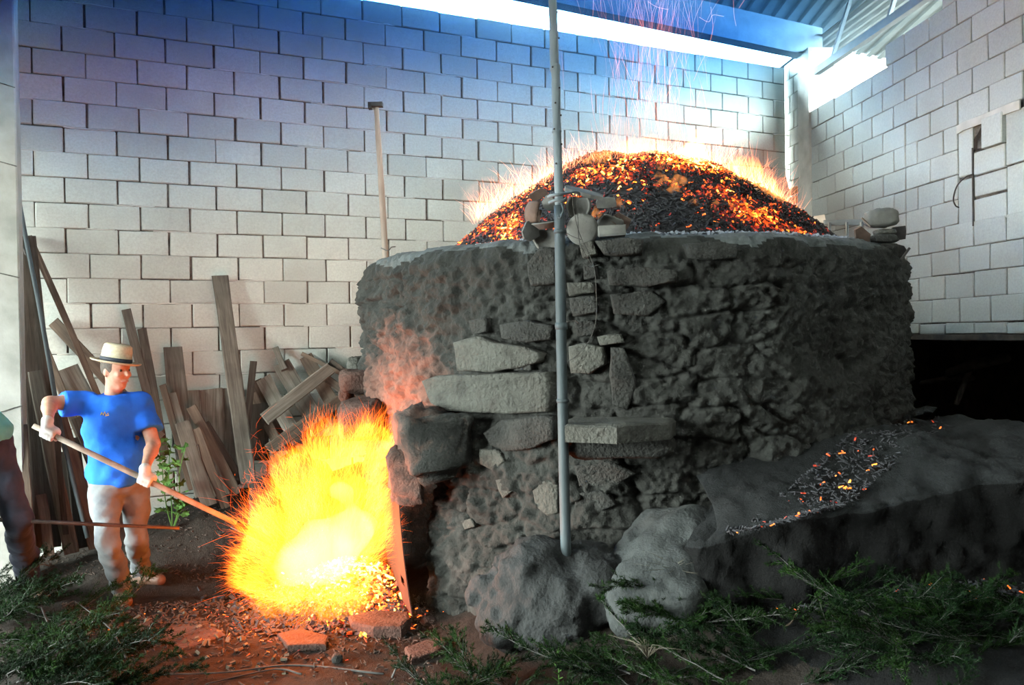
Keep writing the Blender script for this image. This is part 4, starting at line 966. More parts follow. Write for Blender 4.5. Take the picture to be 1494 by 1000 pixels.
# ---- hoe standing on the left end of the rim
hoe = thing('hoe', 'long handled hoe standing head up on the left of the kiln', 'hoe', pd(563, 392, 6.45)); HB = hoe.location.copy()
def hrel(mb, name, mat, smooth=True): mb.v = [tuple(Vector(p)-HB) for p in mb.v]; mb.build(name, mat, hoe, smooth)
hrel(MB().tube(curve3([pd(563, 395, 6.45), pd(561, 350, 6.46), pd(555, 250, 6.5), pd(551, 190, 6.52), pd(549, 157, 6.53)], 4), [.024]*4+[.023]*4+[.021]*4+[.019]*4+[.019], 10), 'handle', M['handle'])
hp_ = pd(548, 153, 6.52); mb = MB(); mb.box(-.055, .055, -.03, .03, -.016, .016, Matrix.Translation(hp_) @ Matrix.Rotation(az, 4, 'Z')); mb.box(-.055, -.03, -.03, .03, -.032, .0, Matrix.Translation(hp_) @ Matrix.Rotation(az, 4, 'Z')); hrel(mb, 'head', M['iron'], False)
hrel(MB().tube(curve3([pd(556, 362, 6.42), pd(566, 366, 6.40), pd(571, 361, 6.42), pd(577, 360, 6.44)], 4), .004, 5), 'wire', M['wire'])
# ---- bent steel sheet screening the stoke hole
c00, c01, c10, c11 = pd(560, 706, 5.95), pd(581, 723, 5.12), pd(570, 846, 5.95), pd(602, 900, 5.08)
nu, nv = 15, 31; V = []
nS = (c01-c00).cross(c10-c00).normalized()
for k in (0, 1):
    for i in range(nu):
        for j in range(nv):
            a, b = i/(nu-1), j/(nv-1); p = c00.lerp(c01, a).lerp(c10.lerp(c11, a), b); bow = RGT*(-.018*sin(pi*b*.9)*(1-.3*a)); V.append(p+bow+nS*.006*k)
o_ = nu*nv; Fs = []
skip = {(i, j) for i in (10, 11) for j in (22, 23)}
for i in range(nu-1):
    for j in range(nv-1):
        if (i, j) in skip: continue
        q = (i*nv+j, (i+1)*nv+j, (i+1)*nv+j+1, i*nv+j+1); Fs += [q, tuple(o_+x for x in q[::-1])]
for i in range(nu-1): Fs += [(i*nv, o_+i*nv, o_+(i+1)*nv, (i+1)*nv), (i*nv+nv-1, (i+1)*nv+nv-1, o_+(i+1)*nv+nv-1, o_+i*nv+nv-1)]
for j in range(nv-1): Fs += [(j, j+1, o_+j+1, o_+j), ((nu-1)*nv+j, o_+(nu-1)*nv+j, o_+(nu-1)*nv+j+1, (nu-1)*nv+j+1)]
o = obj('steel_sheet', mesh('steel_sheet', V, Fs, False), simple('scorched_sheet', (.04, .013, .008), (.07, .025, .015), 5, .75, .002, .0)); tag(o, 'bent scorched steel sheet standing on edge beside the fire', 'sheet')
# ---- stones lying on the ground before the fire
def slab(u, v, pts, thick, mat, label, seed, name='stone_slab', z=None):
    P = [onz(a, b, thick+.01) for a, b in pts]; c = sum(P, Vector())/len(P); c.z = gzf(c.x, c.y); ar = sum(((P[i]-c).cross(P[(i+1) % len(P)]-c) for i in range(len(P))), Vector())
    if ar.z < 0: P = P[::-1]
    P = [Vector((p.x-c.x, p.y-c.y, thick*.55)) for p in P]; v_, f_ = slab_rings(P, UPZ, thick*.45, thick*.6, seed, .006); o = obj(name, mesh(name, v_, f_, False), M[mat], None, c); tag(o, label, 'stone'); return o
slab(0, 0, [(508, 900), (540, 893), (596, 893), (600, 905), (585, 918), (545, 917), (512, 909)], .06, 'stone_red', 'flat reddish slab lying in front of the steel sheet', 61)
slab(0, 0, [(590, 938), (640, 922), (655, 930), (640, 945), (600, 957)], .05, 'stone_red', 'flat reddish stone between the slab and the green branches', 62)
slab(0, 0, [(405, 925), (440, 918), (480, 926), (475, 942), (420, 943)], .035, 'stone_red', 'thin stone half buried in litter left of the slab', 63)
slab(0, 0, [(190, 915), (235, 898), (300, 905), (330, 925), (270, 945), (205, 935)], .02, 'stone_red', 'broad low stone set in the earth before the man', 64)
o = rock('stone', pd(626, 908, 5.15), (.05, .04, .03), 'stone_red', None, 65, boxy=.7); tag(o, 'fist-sized stone beside the foot of the steel sheet', 'stone')
o = rock('stone', onz(492, 962, .03), (.03, .03, .03), 'stone_dark', None, 66, boxy=.8); tag(o, 'small dark pebble near the bottom below the fire', 'stone')
# ---- cable and conduit on the right wall, logs in the dark opening
c_ = MB().tube(curve3([onr(1420, 254, .02), onr(1408, 259, .05), onr(1396, 272, .07), onr(1391, 290, .07), onr(1394, 300, .05), onr(1399, 303, .02)], 6), .006, 6).build('cable', M['iron'], smooth=True); tag(c_, 'loose black cable looping out of the right wall', 'cable')
c_ = MB().tube([onr(1419, 216, .003), onr(1420, 330, .003)], .009, 6).build('conduit', M['iron']); tag(c_, 'dark upright conduit under the hole in the right wall', 'pipe')
M['log'] = simple('dark_log', (.05, .042, .035), (.11, .09, .075), 12, .9, .006)
for k, (a, b, r, lb) in enumerate((((1385, 545), (1470, 522), .05, 'thickest dark log in the opening under the right wall'), ((1345, 560), (1420, 552), .03, 'thin dark log lying left in the opening under the wall'), ((1395, 590), (1425, 520), .025, 'dark stick leaning in the opening under the right wall'))):
    P = [onr(*a, -.5), onr(*b, -.6)]; o = MB().tube([P[0], P[0].lerp(P[1], .5)+Vector((0, 0, .02)), P[1]], [r, r*1.08, r*.85], 9).build('log', M['log'], smooth=True); tag(o, lb, 'log')
# ================================================================== OLD WOOD LEANING AGAINST THE BACK WALL
def wood(name, a, b, c):
    t = NT(name); tc = t.n('ShaderNodeTexCoord').outputs['Object']; r = t.n('ShaderNodeObjectInfo').outputs['Random']
    x = t.n('ShaderNodeVectorMath', operation='ADD'); t.l(tc, x.inputs[0]); t.l(t.math('MULTIPLY', r, 19.), x.inputs[1])
    y = t.n('ShaderNodeVectorMath', operation='MULTIPLY'); t.l(x.outputs[0], y.inputs[0]); y.inputs[1].default_value = (22, 22, 1.3)
    n = t.noise(y.outputs[0], 2.2, 6, .6, .6); n2 = t.noise(x.outputs[0], 3.5, 3); c_ = t.ramp(n, [(.3, a), (.5, b), (.7, c)])
    c_ = t.mix(t.ramp(n2, [(.5, (0, 0, 0)), (.75, (.6, .6, .6))]), c_, tuple(q*.5 for q in a))
    k = t.math('ADD', t.math('MULTIPLY', r, .5), .7); s_ = t.n('ShaderNodeVectorMath', operation='SCALE'); t.l(c_, s_.inputs[0]); t.l(k, s_.inputs['Scale'])
    return t.bsdf(s_.outputs[0], .88, n, .004, .7, 0, .2)
M['wood_grey'] = wood('grey_plank', (0.06375, 0.0525, 0.04125), (0.105, 0.09, 0.0735), (0.15, 0.1312, 0.1125))
M['wood_brown'] = wood('brown_plank', (0.0525, 0.036, 0.027), (0.08625, 0.063, 0.0465), (0.12, 0.0915, 0.0705))
M['wood_dark'] = wood('dark_plank', (0.02625, 0.0195, 0.015), (0.045, 0.0345, 0.027), (0.0675, 0.054, 0.0435))
wr_ = random.Random(12); GW = 'old planks leaning against the block wall'
def board_me(w_, L, t_, seed):
    """plank along Z from 0 to L, slightly warped, chipped end, chamfered section"""
    r_ = random.Random(seed); n = 7; sec = [(-.5, -.36), (-.42, -.5), (.42, -.5), (.5, -.36), (.5, .36), (.42, .5), (-.42, .5), (-.5, .36)]; V = []
    bx_, by_ = r_.uniform(-.012, .012)*L, r_.uniform(-.012, .012)*L; s1, s2 = r_.uniform(-.1, .1), r_.uniform(-.06, .06)
    for i in range(n):
        q = i/(n-1); wob = 1+r_.uniform(-.04, .04)
        for (x, y) in sec: V.append((x*w_*wob+bx_*sin(pi*q), y*t_+by_*sin(pi*q), q*L+(x*w_*s1 if i == n-1 else x*w_*s2 if i == 0 else 0)))
    Fs = [(i*8+k, i*8+(k+1) % 8, (i+1)*8+(k+1) % 8, (i+1)*8+k) for i in range(n-1) for k in range(8)]+[tuple(range(7, -1, -1)), tuple((n-1)*8+k for k in range(8))]
    return mesh('plank', V, Fs)
def board(bot, top, wpx, mat, label, yb=7.45, yt=7.90, t_=.028, name='plank', parent=None, cat='plank', grp=GW, twist=0.0):
    a, b = ony(*bot, yb), ony(*top, yt); L = (b-a).length; mid = (a+b)/2; w_ = wpx*((mid-CAM).dot(FWD))/F
    zax = (b-a).normalized(); yax = (mid-CAM); yax = (yax-zax*yax.dot(zax)).normalized(); xax = yax.cross(zax)
    if twist: m0 = Matrix.Rotation(twist, 3, zax); xax = m0 @ xax; yax = m0 @ yax
    o = obj(name, board_me(w_, L, t_, wr_.randint(1, 9999)), M[mat]); m_ = Matrix((xax, yax, zax)).transposed().to_4x4(); m_.translation = a
    if parent is not None: o.parent = parent; o.matrix_world = m_; o.parent = parent; o.matrix_parent_inverse = Matrix.Translation(parent.location).inverted(); return o
    o.matrix_world = m_; tag(o, label, cat, grp); return o
Bd = board
# left of and behind the man
Bd((70, 800), (33, 345), 34, 'wood_dark', 'tall dark brown panel standing just right of the pillar', 7.35, 7.85, .02, name='plywood_sheet', cat='panel')
Bd((168, 640), (42, 345), 9, 'wood_brown', 'slim brown pole leaning left behind the black rod', 7.62, 7.93, .04)
Bd((235, 640), (78, 470), 17, 'wood_brown', 'brown plank leaning left, its end just left of the hat', 7.60, 7.92)
Bd((190, 700), (96, 538), 34, 'wood_grey', 'wide grey board end showing between pillar and hat', 7.55, 7.86)
Bd((150, 720), (55, 485), 12, 'wood_brown', 'warped narrow plank beside the dark panel', 7.5, 7.88)
Bd((105, 808), (51, 542), 20, 'wood_grey', 'grey plank with square top below the dark panel', 7.25, 7.6)
Bd((140, 800), (84, 600), 19, 'wood_brown', 'brown plank behind the man\'s raised elbow', 7.25, 7.55)
Bd((186, 798), (112, 610), 17, 'wood_dark', 'dark plank right of the steel rod behind the man', 7.3, 7.62)
Bd((72, 812), (60, 722), 14, 'wood_brown', 'short brown stub standing at the foot of the planks', 7.05, 7.2)
Bd((40, 800), (28, 620), 22, 'wood_brown', 'reddish board at the foot of the concrete pillar', 6.9, 7.0)
Bd((120, 800), (104, 640), 22, 'wood_dark', 'broad dark plank low behind the man\'s elbow', 7.4, 7.6)
Bd((100, 800), (88, 660), 16, 'wood_dark', 'dark plank in shadow near the pillar foot', 7.5, 7.7)
cr = thing('wooden_frame', 'empty wooden frame standing behind the man\'s right arm', 'frame', ony(125, 790, 7.2))
board((78, 600), (146, 594), 7, 'wood_grey', '', 7.22, 7.22, .03, 'top_bar', cr); board((152, 780), (142, 596), 8, 'wood_grey', '', 7.2, 7.22, .03, 'side_bar', cr); board((96, 780), (82, 600), 8, 'wood_dark', '', 7.2, 7.22, .03, 'side_bar', cr)
o = MB().tube(curve3([ony(128, 785, 7.05), ony(104, 690, 7.15), ony(86, 610, 7.3), ony(72, 530, 7.5), ony(56, 440, 7.7), ony(40, 360, 7.8), ony(28, 295, 7.85)], 5), .017, 8).build('steel_rod', M['pipe'], smooth=True); tag(o, 'long bent blue grey steel rod leaning beside the pillar', 'rod')
o = MB().tube(curve3([ony(62, 460, 7.75), ony(48, 400, 7.8), ony(34, 360, 7.82)], 5), .014, 8).build('black_hose', M['iron'], smooth=True); tag(o, 'short black hose hanging beside the steel rod', 'hose')
# right of the man
Bd((240, 660), (184, 452), 13, 'wood_grey', 'weathered plank with pointed top right of the hat', 7.62, 7.92)
Bd((240, 665), (207, 480), 13, 'wood_grey', 'pale narrow plank touching the pointed plank', 7.6, 7.92)
Bd((276, 700), (252, 507), 27, 'wood_grey', 'wide grey plank standing upright above the weed', 7.6, 7.92)
Bd((280, 715), (237, 562), 10, 'wood_brown', 'narrow brown lath right of the man\'s shoulder', 7.45, 7.72)
Bd((292, 725), (250, 574), 14, 'wood_grey', 'grey lath with square top right of the man', 7.42, 7.70)
Bd((306, 738), (266, 616), 21, 'wood_grey', 'short grey plank leaning behind the weed', 7.3, 7.52)
Bd((345, 722), (279, 594), 15, 'wood_brown', 'brown plank slanting right with pointed top', 7.38, 7.66)
Bd((330, 742), (286, 626), 13, 'wood_brown', 'brown lath slanting below the pointed brown plank', 7.3, 7.5)
Bd((352, 705), (298, 618), 15, 'wood_dark', 'dark plank slanting before the panelling', 7.46, 7.66)
Bd((300, 745), (284, 650), 12, 'wood_dark', 'dark lath at the foot of the short grey plank', 7.32, 7.46)
Bd((282, 700), (280, 570), 22, 'wood_grey', 'left plank of the three square boards on the wall', 7.78, 7.93)
Bd((310, 702), (308, 568), 31, 'wood_grey', 'middle plank of the three square boards on the wall', 7.78, 7.93)
Bd((344, 705), (340, 567), 30, 'wood_grey', 'right plank of the three square boards on the wall', 7.78, 7.93)
Bd((363, 706), (321, 403), 23, 'wood_grey', 'tallest grey plank reaching high up the block wall', 7.42, 7.93, .035)
Bd((360, 640), (370, 528), 10, 'wood_grey', 'thin upright lath right of the tallest plank', 7.6, 7.88)
Bd((378, 672), (376, 590), 28, 'wood_dark', 'dark square board below the thin upright lath', 7.62, 7.8)
Bd((430, 672), (372, 556), 20, 'wood_brown', 'brown plank behind the left edge of the pallet', 7.7, 7.9)
pa = thing('pallet', 'broken wooden pallet leaning askew against the wall', 'pallet', ony(440, 680, 7.5))
for bot, top, w_, m_ in (((437, 646), (384, 552), 22, 'wood_grey'), ((470, 628), (410, 530), 26, 'wood_grey'), ((500, 612), (446, 520), 20, 'wood_brown'), ((415, 665), (368, 575), 14, 'wood_brown')): board(bot, top, w_, m_, '', 7.55, 7.86, .02, 'slat', pa)
board((386, 612), (482, 538), 19, 'wood_grey', '', 7.50, 7.62, .04, 'crossbar', pa); board((392, 657), (508, 578), 18, 'wood_brown', '', 7.42, 7.56, .04, 'crossbar', pa)
Bd((415, 540), (402, 508), 9, 'wood_grey', 'grey lath end poking up behind the pallet', 7.75, 7.93)
Bd((515, 555), (440, 516), 6, 'wood_brown', 'thin brown strip lying slantwise above the pallet', 7.7, 7.85, .012)
Bd((540, 575), (446, 513), 5, 'cement_board', 'thin pale metal strip above the pallet', 7.75, 7.9, .01)
Bd((530, 590), (470, 548), 12, 'wood_grey', 'grey offcut between the pallet and the kiln', 7.55, 7.7)
Bd((525, 560), (482, 528), 10, 'wood_dark', 'dark offcut wedged behind the pallet next to kiln', 7.6, 7.85)
Bd((545, 640), (495, 600), 16, 'wood_brown', 'brown offcut lying between pallet and stoke hole', 7.3, 7.5)
# low brown box edge by the fire
o = MB(); v, f = cbox(.22, .16, .16, .008, .004, wr_); o.add(v, f); o = o.build('wood_block', M['wood_brown']); p = onz(326, 785, 0.0); o.location = (p.x, p.y, gzf(p.x, p.y)+.07); o.rotation_euler = (0, 0, az+.2); tag(o, 'squat brown wood block on the ground behind the shovel', 'block')
# ================================================================== PEOPLE
M['skin'] = simple('skin', (0.3, 0.15, 0.105), (0.375, 0.2025, 0.1425), 30, .6, .001, var=0)
M['tee'] = simple('blue_cotton', (.007, .085, .50), (.011, .125, .64), 6, .9, .003, var=0)
M['jeans'] = simple('faded_jeans', (0.0765, 0.081, 0.0945), (0.1215, 0.1238, 0.1305), 7, .92, .003, var=0, c3=(0.099, 0.09675, 0.09675))
M['navy'] = simple('navy_cloth', (.012, .014, .024), (.028, .03, .045), 8, .92, .003, var=0)
M['teal'] = simple('teal_cloth', (.05, .22, .24), (.08, .30, .32), 8, .92, .003, var=0)
M['shoe'] = simple('brown_leather', (.07, .04, .028), (.13, .075, .05), 12, .6, .002, var=0)
M['straw'] = simple('straw', (0.294, 0.245, 0.168), (0.392, 0.336, 0.238), 60, .85, .003, var=0)
M['band'] = simple('hat_band', (.012, .014, .022), (.03, .032, .045), 20, .7, .001, var=0)
M['hair'] = simple('dark_hair', (.03, .022, .016), (.07, .05, .04), 60, .7, .003, var=0)
M['glove'] = simple('pale_glove', (0.312, 0.318, 0.312), (0.408, 0.408, 0.396), 14, .9, .003, var=0)
M['eye'] = simple('eye', (.02, .015, .01), (.04, .03, .02), 9, .3, 0, var=0)
M['lip'] = simple('lip', (.28, .11, .09), (.33, .14, .11), 9, .6, 0, var=0)
M['gold'] = simple('yellow_print', (.55, .42, .08), (.65, .5, .1), 9, .8, 0, var=0)
def hand(sd_, c, t, n, scale=1.0, grow=0.0, k=.008):
    """closed hand: axis t of the thing held, n = direction of the back of the hand; four fingers and a thumb wrap the handle"""
    t = t.normalized(); n = (n-t*n.dot(t)).normalized(); s = t.cross(n)
    g = grow; R0 = .027*scale
    for a in (-.030, -.010, .010, .030): sd_.cone(c+t*a*scale+n*.030*scale-s*.02*scale, c+t*a*.9*scale+n*.030*scale+s*.022*scale, .015*scale+g, .013*scale+g, .014)
    for i, (a, rr) in enumerate(((-.031, .0078), (-.0105, .0088), (.0105, .0090), (.031, .0084))):
        L = (1.0, 1.12, 1.18, 1.08)[i]; pts = []
        for q in (35, 90, 150, 215, 215+45*L): ang = radians(q); pts.append(c+t*a*scale+(n*cos(ang)+s*sin(ang))*(R0+.002))
        sd_.chain(pts, [(rr+.002)*scale+g, (rr+.001)*scale+g, rr*scale+g, rr*.95*scale+g, rr*.85*scale+g], k)
    pts = [c+t*.040*scale+n*.026*scale-s*.022*scale]
    for q in (-55, -110, -155): ang = radians(q); pts.append(c+t*(.040+.004*(q/-55))*scale+(n*cos(ang)+s*sin(ang))*(R0+.003))
    sd_.chain(pts, [.013*scale+g, .0115*scale+g, .0105*scale+g, .009*scale+g], k)
def build_person(name, label, J, fd, cols, grips, hat=True, emblem=None, vox=.011):
    """J: joint positions in the world; one continuous body with clothes as children"""
    base = Vector((J['pelvis'].x, J['pelvis'].y, 0)); person = thing(name, label, 'person', base)
    P = {k: Vector(v) for k, v in J.items()}
    allp = list(P.values())+[P['head']+Vector((0, 0, .25))]
    lo = [min(p[i] for p in allp)-.28 for i in range(3)]; hi = [max(p[i] for p in allp)+.25 for i in range(3)]; lo[2] = max(lo[2], -.05)
    bx = (P['shL']-P['shR']); bx.z *= .3; bx.normalize(); bz = (P['neck']-P['pelvis']).normalized(); by = bz.cross(bx).normalized()*1; fr = -by if by.dot(fd) < 0 else by
    bx = (bx-bz*bx.dot(bz)).normalized(); fr = bz.cross(bx); fr = fr if fr.dot(fd) > 0 else -fr
    MX = np.array([tuple(bx), tuple(fr), tuple(bz)]).T
    pel, nk, ch = P['pelvis'], P['neck'], P['pelvis'].lerp(P['neck'], .62); wa = P['pelvis'].lerp(P['neck'], .3)
    def torso(s, g=0.0, arms=1.0):
        s.ell(pel+bz*.02, (.150+g, .11+g, .115+g), MX, .06).ell(wa+fr*.01, (.155+g, .118+g, .17+g), MX, .08).ell(ch+fr*.005, (.175+g, .115+g, .20+g), MX, .08)
        for sh_ in ('shL', 'shR'): s.cone(ch+bz*.12, P[sh_], .075+g, .062+g, .06)
        return s
    def head_axes():
        f = Vector(fd).normalized(); f.z = -.08; f.normalize(); sx = f.cross(Vector((0, 0, 1))).normalized(); u = sx.cross(f); return f, sx, u
    hf, hs, hu = head_axes(); HM = np.array([tuple(hs), tuple(hf), tuple(hu)]).T; hc = P['head']
    s = SDF(lo, hi, vox); torso(s, -.022)
    s.cone(nk-bz*.03, hc-hu*.05-hf*.01, .056, .052, .03)
    s.ell(hc+hu*.025, (.074, .092, .092), HM, .02).ell(hc-hu*.045+hf*.022, (.060, .068, .072), HM, .03).ell(hc-hu*.105+hf*.055, (.028, .026, .022), HM, .025)
    s.cone(hc+hf*.088+hu*.012, hc+hf*.112-hu*.026, .010, .015, .014)                       # nose
    s.ell(hc+hf*.084+hu*.028, (.045, .014, .010), HM, .015)                                # brow
    for q in (-1, 1): s.ell(hc+hs*.074*q-hu*.012-hf*.006, (.010, .020, .031), HM, .008); s.ell(hc+hs*.036*q+hf*.075-hu*.025, (.022, .018, .018), HM, .018)
    s.ell(hc+hf*.088-hu*.064, (.024, .012, .012), HM, .012)
    for a, b, c in (('shL', 'elL', 'wrL'), ('shR', 'elR', 'wrR')):
        s.chain([P[a], P[a].lerp(P[b], .45), P[b]], [.056, .052, .041], .03); s.chain([P[b], P[b].lerp(P[c], .3), P[c]], [.041, .043, .027], .02)
    for a, b, c in (('hipL', 'knL', 'anL'), ('hipR', 'knR', 'anR')):
        s.chain([P[a], P[a].lerp(P[b], .4), P[b]], [.072, .060, .044], .03); s.chain([P[b], P[b].lerp(P[c], .3), P[c]], [.044, .046, .032], .03)
    for side, (c, t, n) in grips.items(): hand(s, c, t, n); s.cone(P['wr'+side], c+(P['wr'+side]-c)*.25+n.normalized()*.02, .026, .022, .02)
    for side in 'LR': an, to = P['an'+side], P['to'+side]; s.cone(an-Vector((0, 0, .03)), to, .036, .03, .03)
    o = obj('body', s.mesh('body'), M['skin'], person); o.location = -base
    def part(nm, sdf, mat): q = obj(nm, sdf.mesh(nm), M[mat], person); q.location = -base; return q
    # shirt
    s = SDF(lo, hi, vox); torso(s, .016); hem = pel-bz*.005
    s.ell(pel+bz*.06, (.185, .145, .13), MX, .06)
    for a, b in (('shL', 'elL'), ('shR', 'elR')): s.chain([P[a], P[a].lerp(P[b], .5), P[a].lerp(P[b], .74)], [.074, .077, .080], .04)
    s.cut(pel-bz*.055, -bz)
    for a, b in (('shL', 'elL'), ('shR', 'elR')):
        X = np.stack(np.meshgrid(*s.ax, indexing='ij'), -1); d = np.array((P[b]-P[a]).normalized()); cp = np.array(P[a].lerp(P[b], .66)); ra_ = (X-cp); al = ra_@d; far = (al > -.01) & (al < .16) & (np.linalg.norm(ra_-al[..., None]*d, axis=-1) < .10)
        s.D = np.where(far, np.maximum(s.D, (X-cp)@d), s.D).astype(np.float32)
    X = np.stack(np.meshgrid(*s.ax, indexing='ij'), -1); nn_ = np.array((bz*.9+fr*.12).normalized()); rn = X-np.array(nk); nr2 = np.linalg.norm(rn-(rn@np.array(bz))[..., None]*np.array(bz), axis=-1); s.D = np.where(nr2 < .105, np.maximum(s.D, (rn+np.array(fr)*.02)@nn_), s.D).astype(np.float32); s.noise(.016, 6, 2, 5).noise(.009, 12, 3, 7); part('t_shirt', s, cols['shirt'])
    # trousers
    s = SDF(lo, hi, vox); s.ell(pel+bz*.0, (.172, .13, .12), MX, .06)
    for a, b, c in (('hipL', 'knL', 'anL'), ('hipR', 'knR', 'anR')): s.chain([P[a], P[a].lerp(P[b], .4), P[b]], [.098, .086, .068], .03); s.chain([P[b], P[b].lerp(P[c], .5), P[c]-Vector((0, 0, .02))], [.068, .07, .068], .03)
    s.noise(.014, 10, 3, 17)
    X = s.ax[2][None, None, :]; s.D = np.maximum(s.D, (min(P['anL'].z, P['anR'].z)-.035-X)).astype(np.float32); part('trousers', s, cols['trousers'])
    for side in 'LR':
        an, to = P['an'+side], P['to'+side]; d = (to-an); d.z = 0; d.normalize(); l3 = [min(an[i], to[i])-.16 for i in range(3)]; h3 = [max(an[i], to[i])+.16 for i in range(3)]
        s = SDF(l3, h3, .009); hl = Vector((an.x, an.y, to.z))-d*.045; s.chain([hl, Vector((an.x, an.y, to.z))+d*.05, to], [.046, .047, .042], .02).cone(an-Vector((0, 0, .0)), Vector((an.x, an.y, to.z))+d*.02, .046, .048, .03)
        s.cut((0, 0, to.z-.034), (0, 0, -1)); part('shoe', s, cols['shoe'])
    if cols.get('glove'):
        for side, (c, t, n) in grips.items():
            s = SDF([q-.12 for q in c], [q+.12 for q in c], .006); hand(s, c, t, n, 1.0, .003, .007); s.cone(c+n.normalized()*.03, c+(P['wr'+side]-c)*.8+n.normalized()*.012, .031, .036, .015); part('glove', s, cols['glove'])
    if hat:
        s = SDF([q-.2 for q in hc], [q+.2 for q in hc], .009); s.ell(hc+hu*.022-hf*.012, (.081, .094, .098), HM, .01).cut(hc-hu*.03, -hu).cut(hc+hf*.045, hf); part('hair', s, 'hair')
        tl = hu*.985+hf*.06-hs*.10; tl.normalize(); tx = (hs-tl*hs.dot(tl)).normalized(); ty = tl.cross(tx); o_ = hc+hu*.052-hf*.004
        HMt = Matrix((tx*.92, ty*1.10, tl)).transposed().to_4x4(); HMt.translation = o_-base
        ht = MB(); crown = [(.098, .0), (.096, .03), (.092, .075), (.086, .108), (.07, .122), (.045, .116), (.018, .108), (.001, .107)]
        ht.lathe(crown, 32, HMt); brim = [(.094, .004), (.12, -.002), (.148, .002), (.158, .008), (.157, .003), (.146, -.004), (.12, -.008), (.094, -.003)]; ht.lathe(brim, 40, HMt)
        hat_o = ht.build('hat', M['straw'], person, True); bd = MB().lathe([(.0985, .006), (.1005, .008), (.0985, .030), (.0965, .031)], 32, HMt).build('hat_band', M['band'], hat_o, True)
    for q in (-1, 1):
        e = MB().lathe([(.001, -.009), (.007, -.006), (.0095, 0), (.007, .006), (.001, .009)], 10, Matrix.Translation(hc+hs*.031*q+hf*.083+hu*.004-base)).build('eye', M['eye'], person, True)
    MB().tube([hc+hs*-.026+hf*.090-hu*.067-base, hc+hf*.101-hu*.066-base, hc+hs*.026+hf*.090-hu*.067-base], [.003, .0055, .003], 6).build('mouth', M['lip'], person, True)
    if emblem is not None:
        pts = [Vector(p)-base for p in emblem]; MB().tube(pts, .0035, 5).build('emblem', M['gold'], person)
    return person
# ---- the man stoking
hA, hB = pd(62, 628, 5.26), pd(345, 764, 5.50); ax_ = (hB-hA).normalized()
gR, gL = hA+ax_*.04, hA+ax_*((pd(214, 698, 5.40)-hA).dot(ax_))
zf = lambda p, dz: Vector((p.x, p.y, gzf(p.x, p.y)+dz))
fR, fL = onz(178, 872, .0), onz(206, 852, .0)
J = dict(pelvis=pd(174, 700, 5.66), neck=pd(165, 574, 5.62), head=pd(169, 540, 5.60), shL=pd(206, 590, 5.70), shR=pd(122, 588, 5.57), elL=pd(224, 648, 5.62), wrL=gL-ax_*.0+Vector((0, 0, .075)), elR=pd(72, 588, 5.42), wrR=gR+Vector((0, 0, .085))+RGT*.0,
    hipL=pd(196, 716, 5.72), hipR=pd(153, 716, 5.62), knL=pd(199, 786, 5.74), knR=pd(159, 795, 5.46), anL=zf(fL, .09), anR=zf(fR, .09), toL=zf(fL+RGT*.16-FWD*.06, .035), toR=zf(fR+RGT*.10-FWD*.16, .035))
man = build_person('person', 'man in straw hat and blue t-shirt pushing a shovel into fire', J, (RGT*.90-FWD*.42), dict(shirt='tee', trousers='jeans', shoe='shoe', glove='glove'),
    dict(R=(gR, ax_, Vector((0, 0, 1))-FWD*.3-RGT*.3), L=(gL, ax_, Vector((0, 0, 1))-FWD*.4)), True,
    None)
# emblem on the chest, cast on to the shirt
tee = [c for c in man.children if c.name.startswith('t_shirt')][0]
bpy.context.view_layer.update()
def on_mesh(o, u, v):
    mi = o.matrix_world.inverted(); a = mi @ CAM; d = (mi.to_3x3() @ ray(u, v)).normalized(); ok, loc, nr_, _ = o.ray_cast(a, d); return (o.matrix_world @ loc) if ok else None
pts = [on_mesh(tee, u, v) for u, v in ((147, 606), (149, 602), (151, 606), (153, 601), (155, 606), (158, 603), (159, 606), (154, 607))]
pts = [p-FWD*.003 for p in pts if p is not None]
if len(pts) > 3: MB().tube(pts, .0028, 5).build('emblem', M['gold'], tee)
sv = thing('shovel', 'long handled shovel held by the man, its blade in the fire', 'shovel', hA)
MB().tube([-ax_*.06, ax_*.3, ax_*.7, hB-hA], [.016, .018, .018, .017], 10).build('handle', M['handle'], sv, True)
e = hB-hA; sdv = ax_.cross(UPZ).normalized(); nb_ = sdv.cross(ax_); V = []
for i in range(7):
    for j in range(7):
        a, b = i/6, j/6-.5; w_ = .12*(1 if a < .7 else 1-(a-.7)*1.6); V.append(e+ax_*(a*.28-.02)+sdv*b*2*w_+nb_*(-.03+.10*b*b))
Fs = [(i*7+j, i*7+j+1, (i+1)*7+j+1, (i+1)*7+j) for i in range(6) for j in range(6)]; o = obj('blade', mesh('blade', V, Fs, True), M['iron'], sv); sm = o.modifiers.new('s', 'SOLIDIFY'); sm.thickness = .004
# ---- second worker at the left edge, mostly out of the picture
D2 = 4.75; g0, g1 = pd(-62, 756, 4.70), pd(262, 771, 5.05); a2 = (g1-g0).normalized(); q1, q2 = g0+a2*.10, g0-a2*.28
f1_, f2_ = onz(44, 868, .02), onz(-60, 880, .02)
J = dict(pelvis=pd(-26, 650, 4.80), neck=pd(-96, 540, 4.72), head=pd(-118, 505, 4.68), shL=pd(-62, 556, 4.85), shR=pd(-128, 558, 4.6), elL=pd(-84, 650, 4.78), elR=pd(-160, 640, 4.55), wrL=q1+Vector((0, 0, .08))-a2*.04, wrR=q2+Vector((0, 0, .08)),
    hipL=pd(-4, 668, 4.85), hipR=pd(-44, 668, 4.75), knL=pd(26, 760, 4.82), knR=pd(-50, 765, 4.62), anL=zf(f1_, .09), anR=zf(f2_, .09), toL=zf(f1_+RGT*.14-FWD*.08, .035), toR=zf(f2_+RGT*.12-FWD*.10, .035))
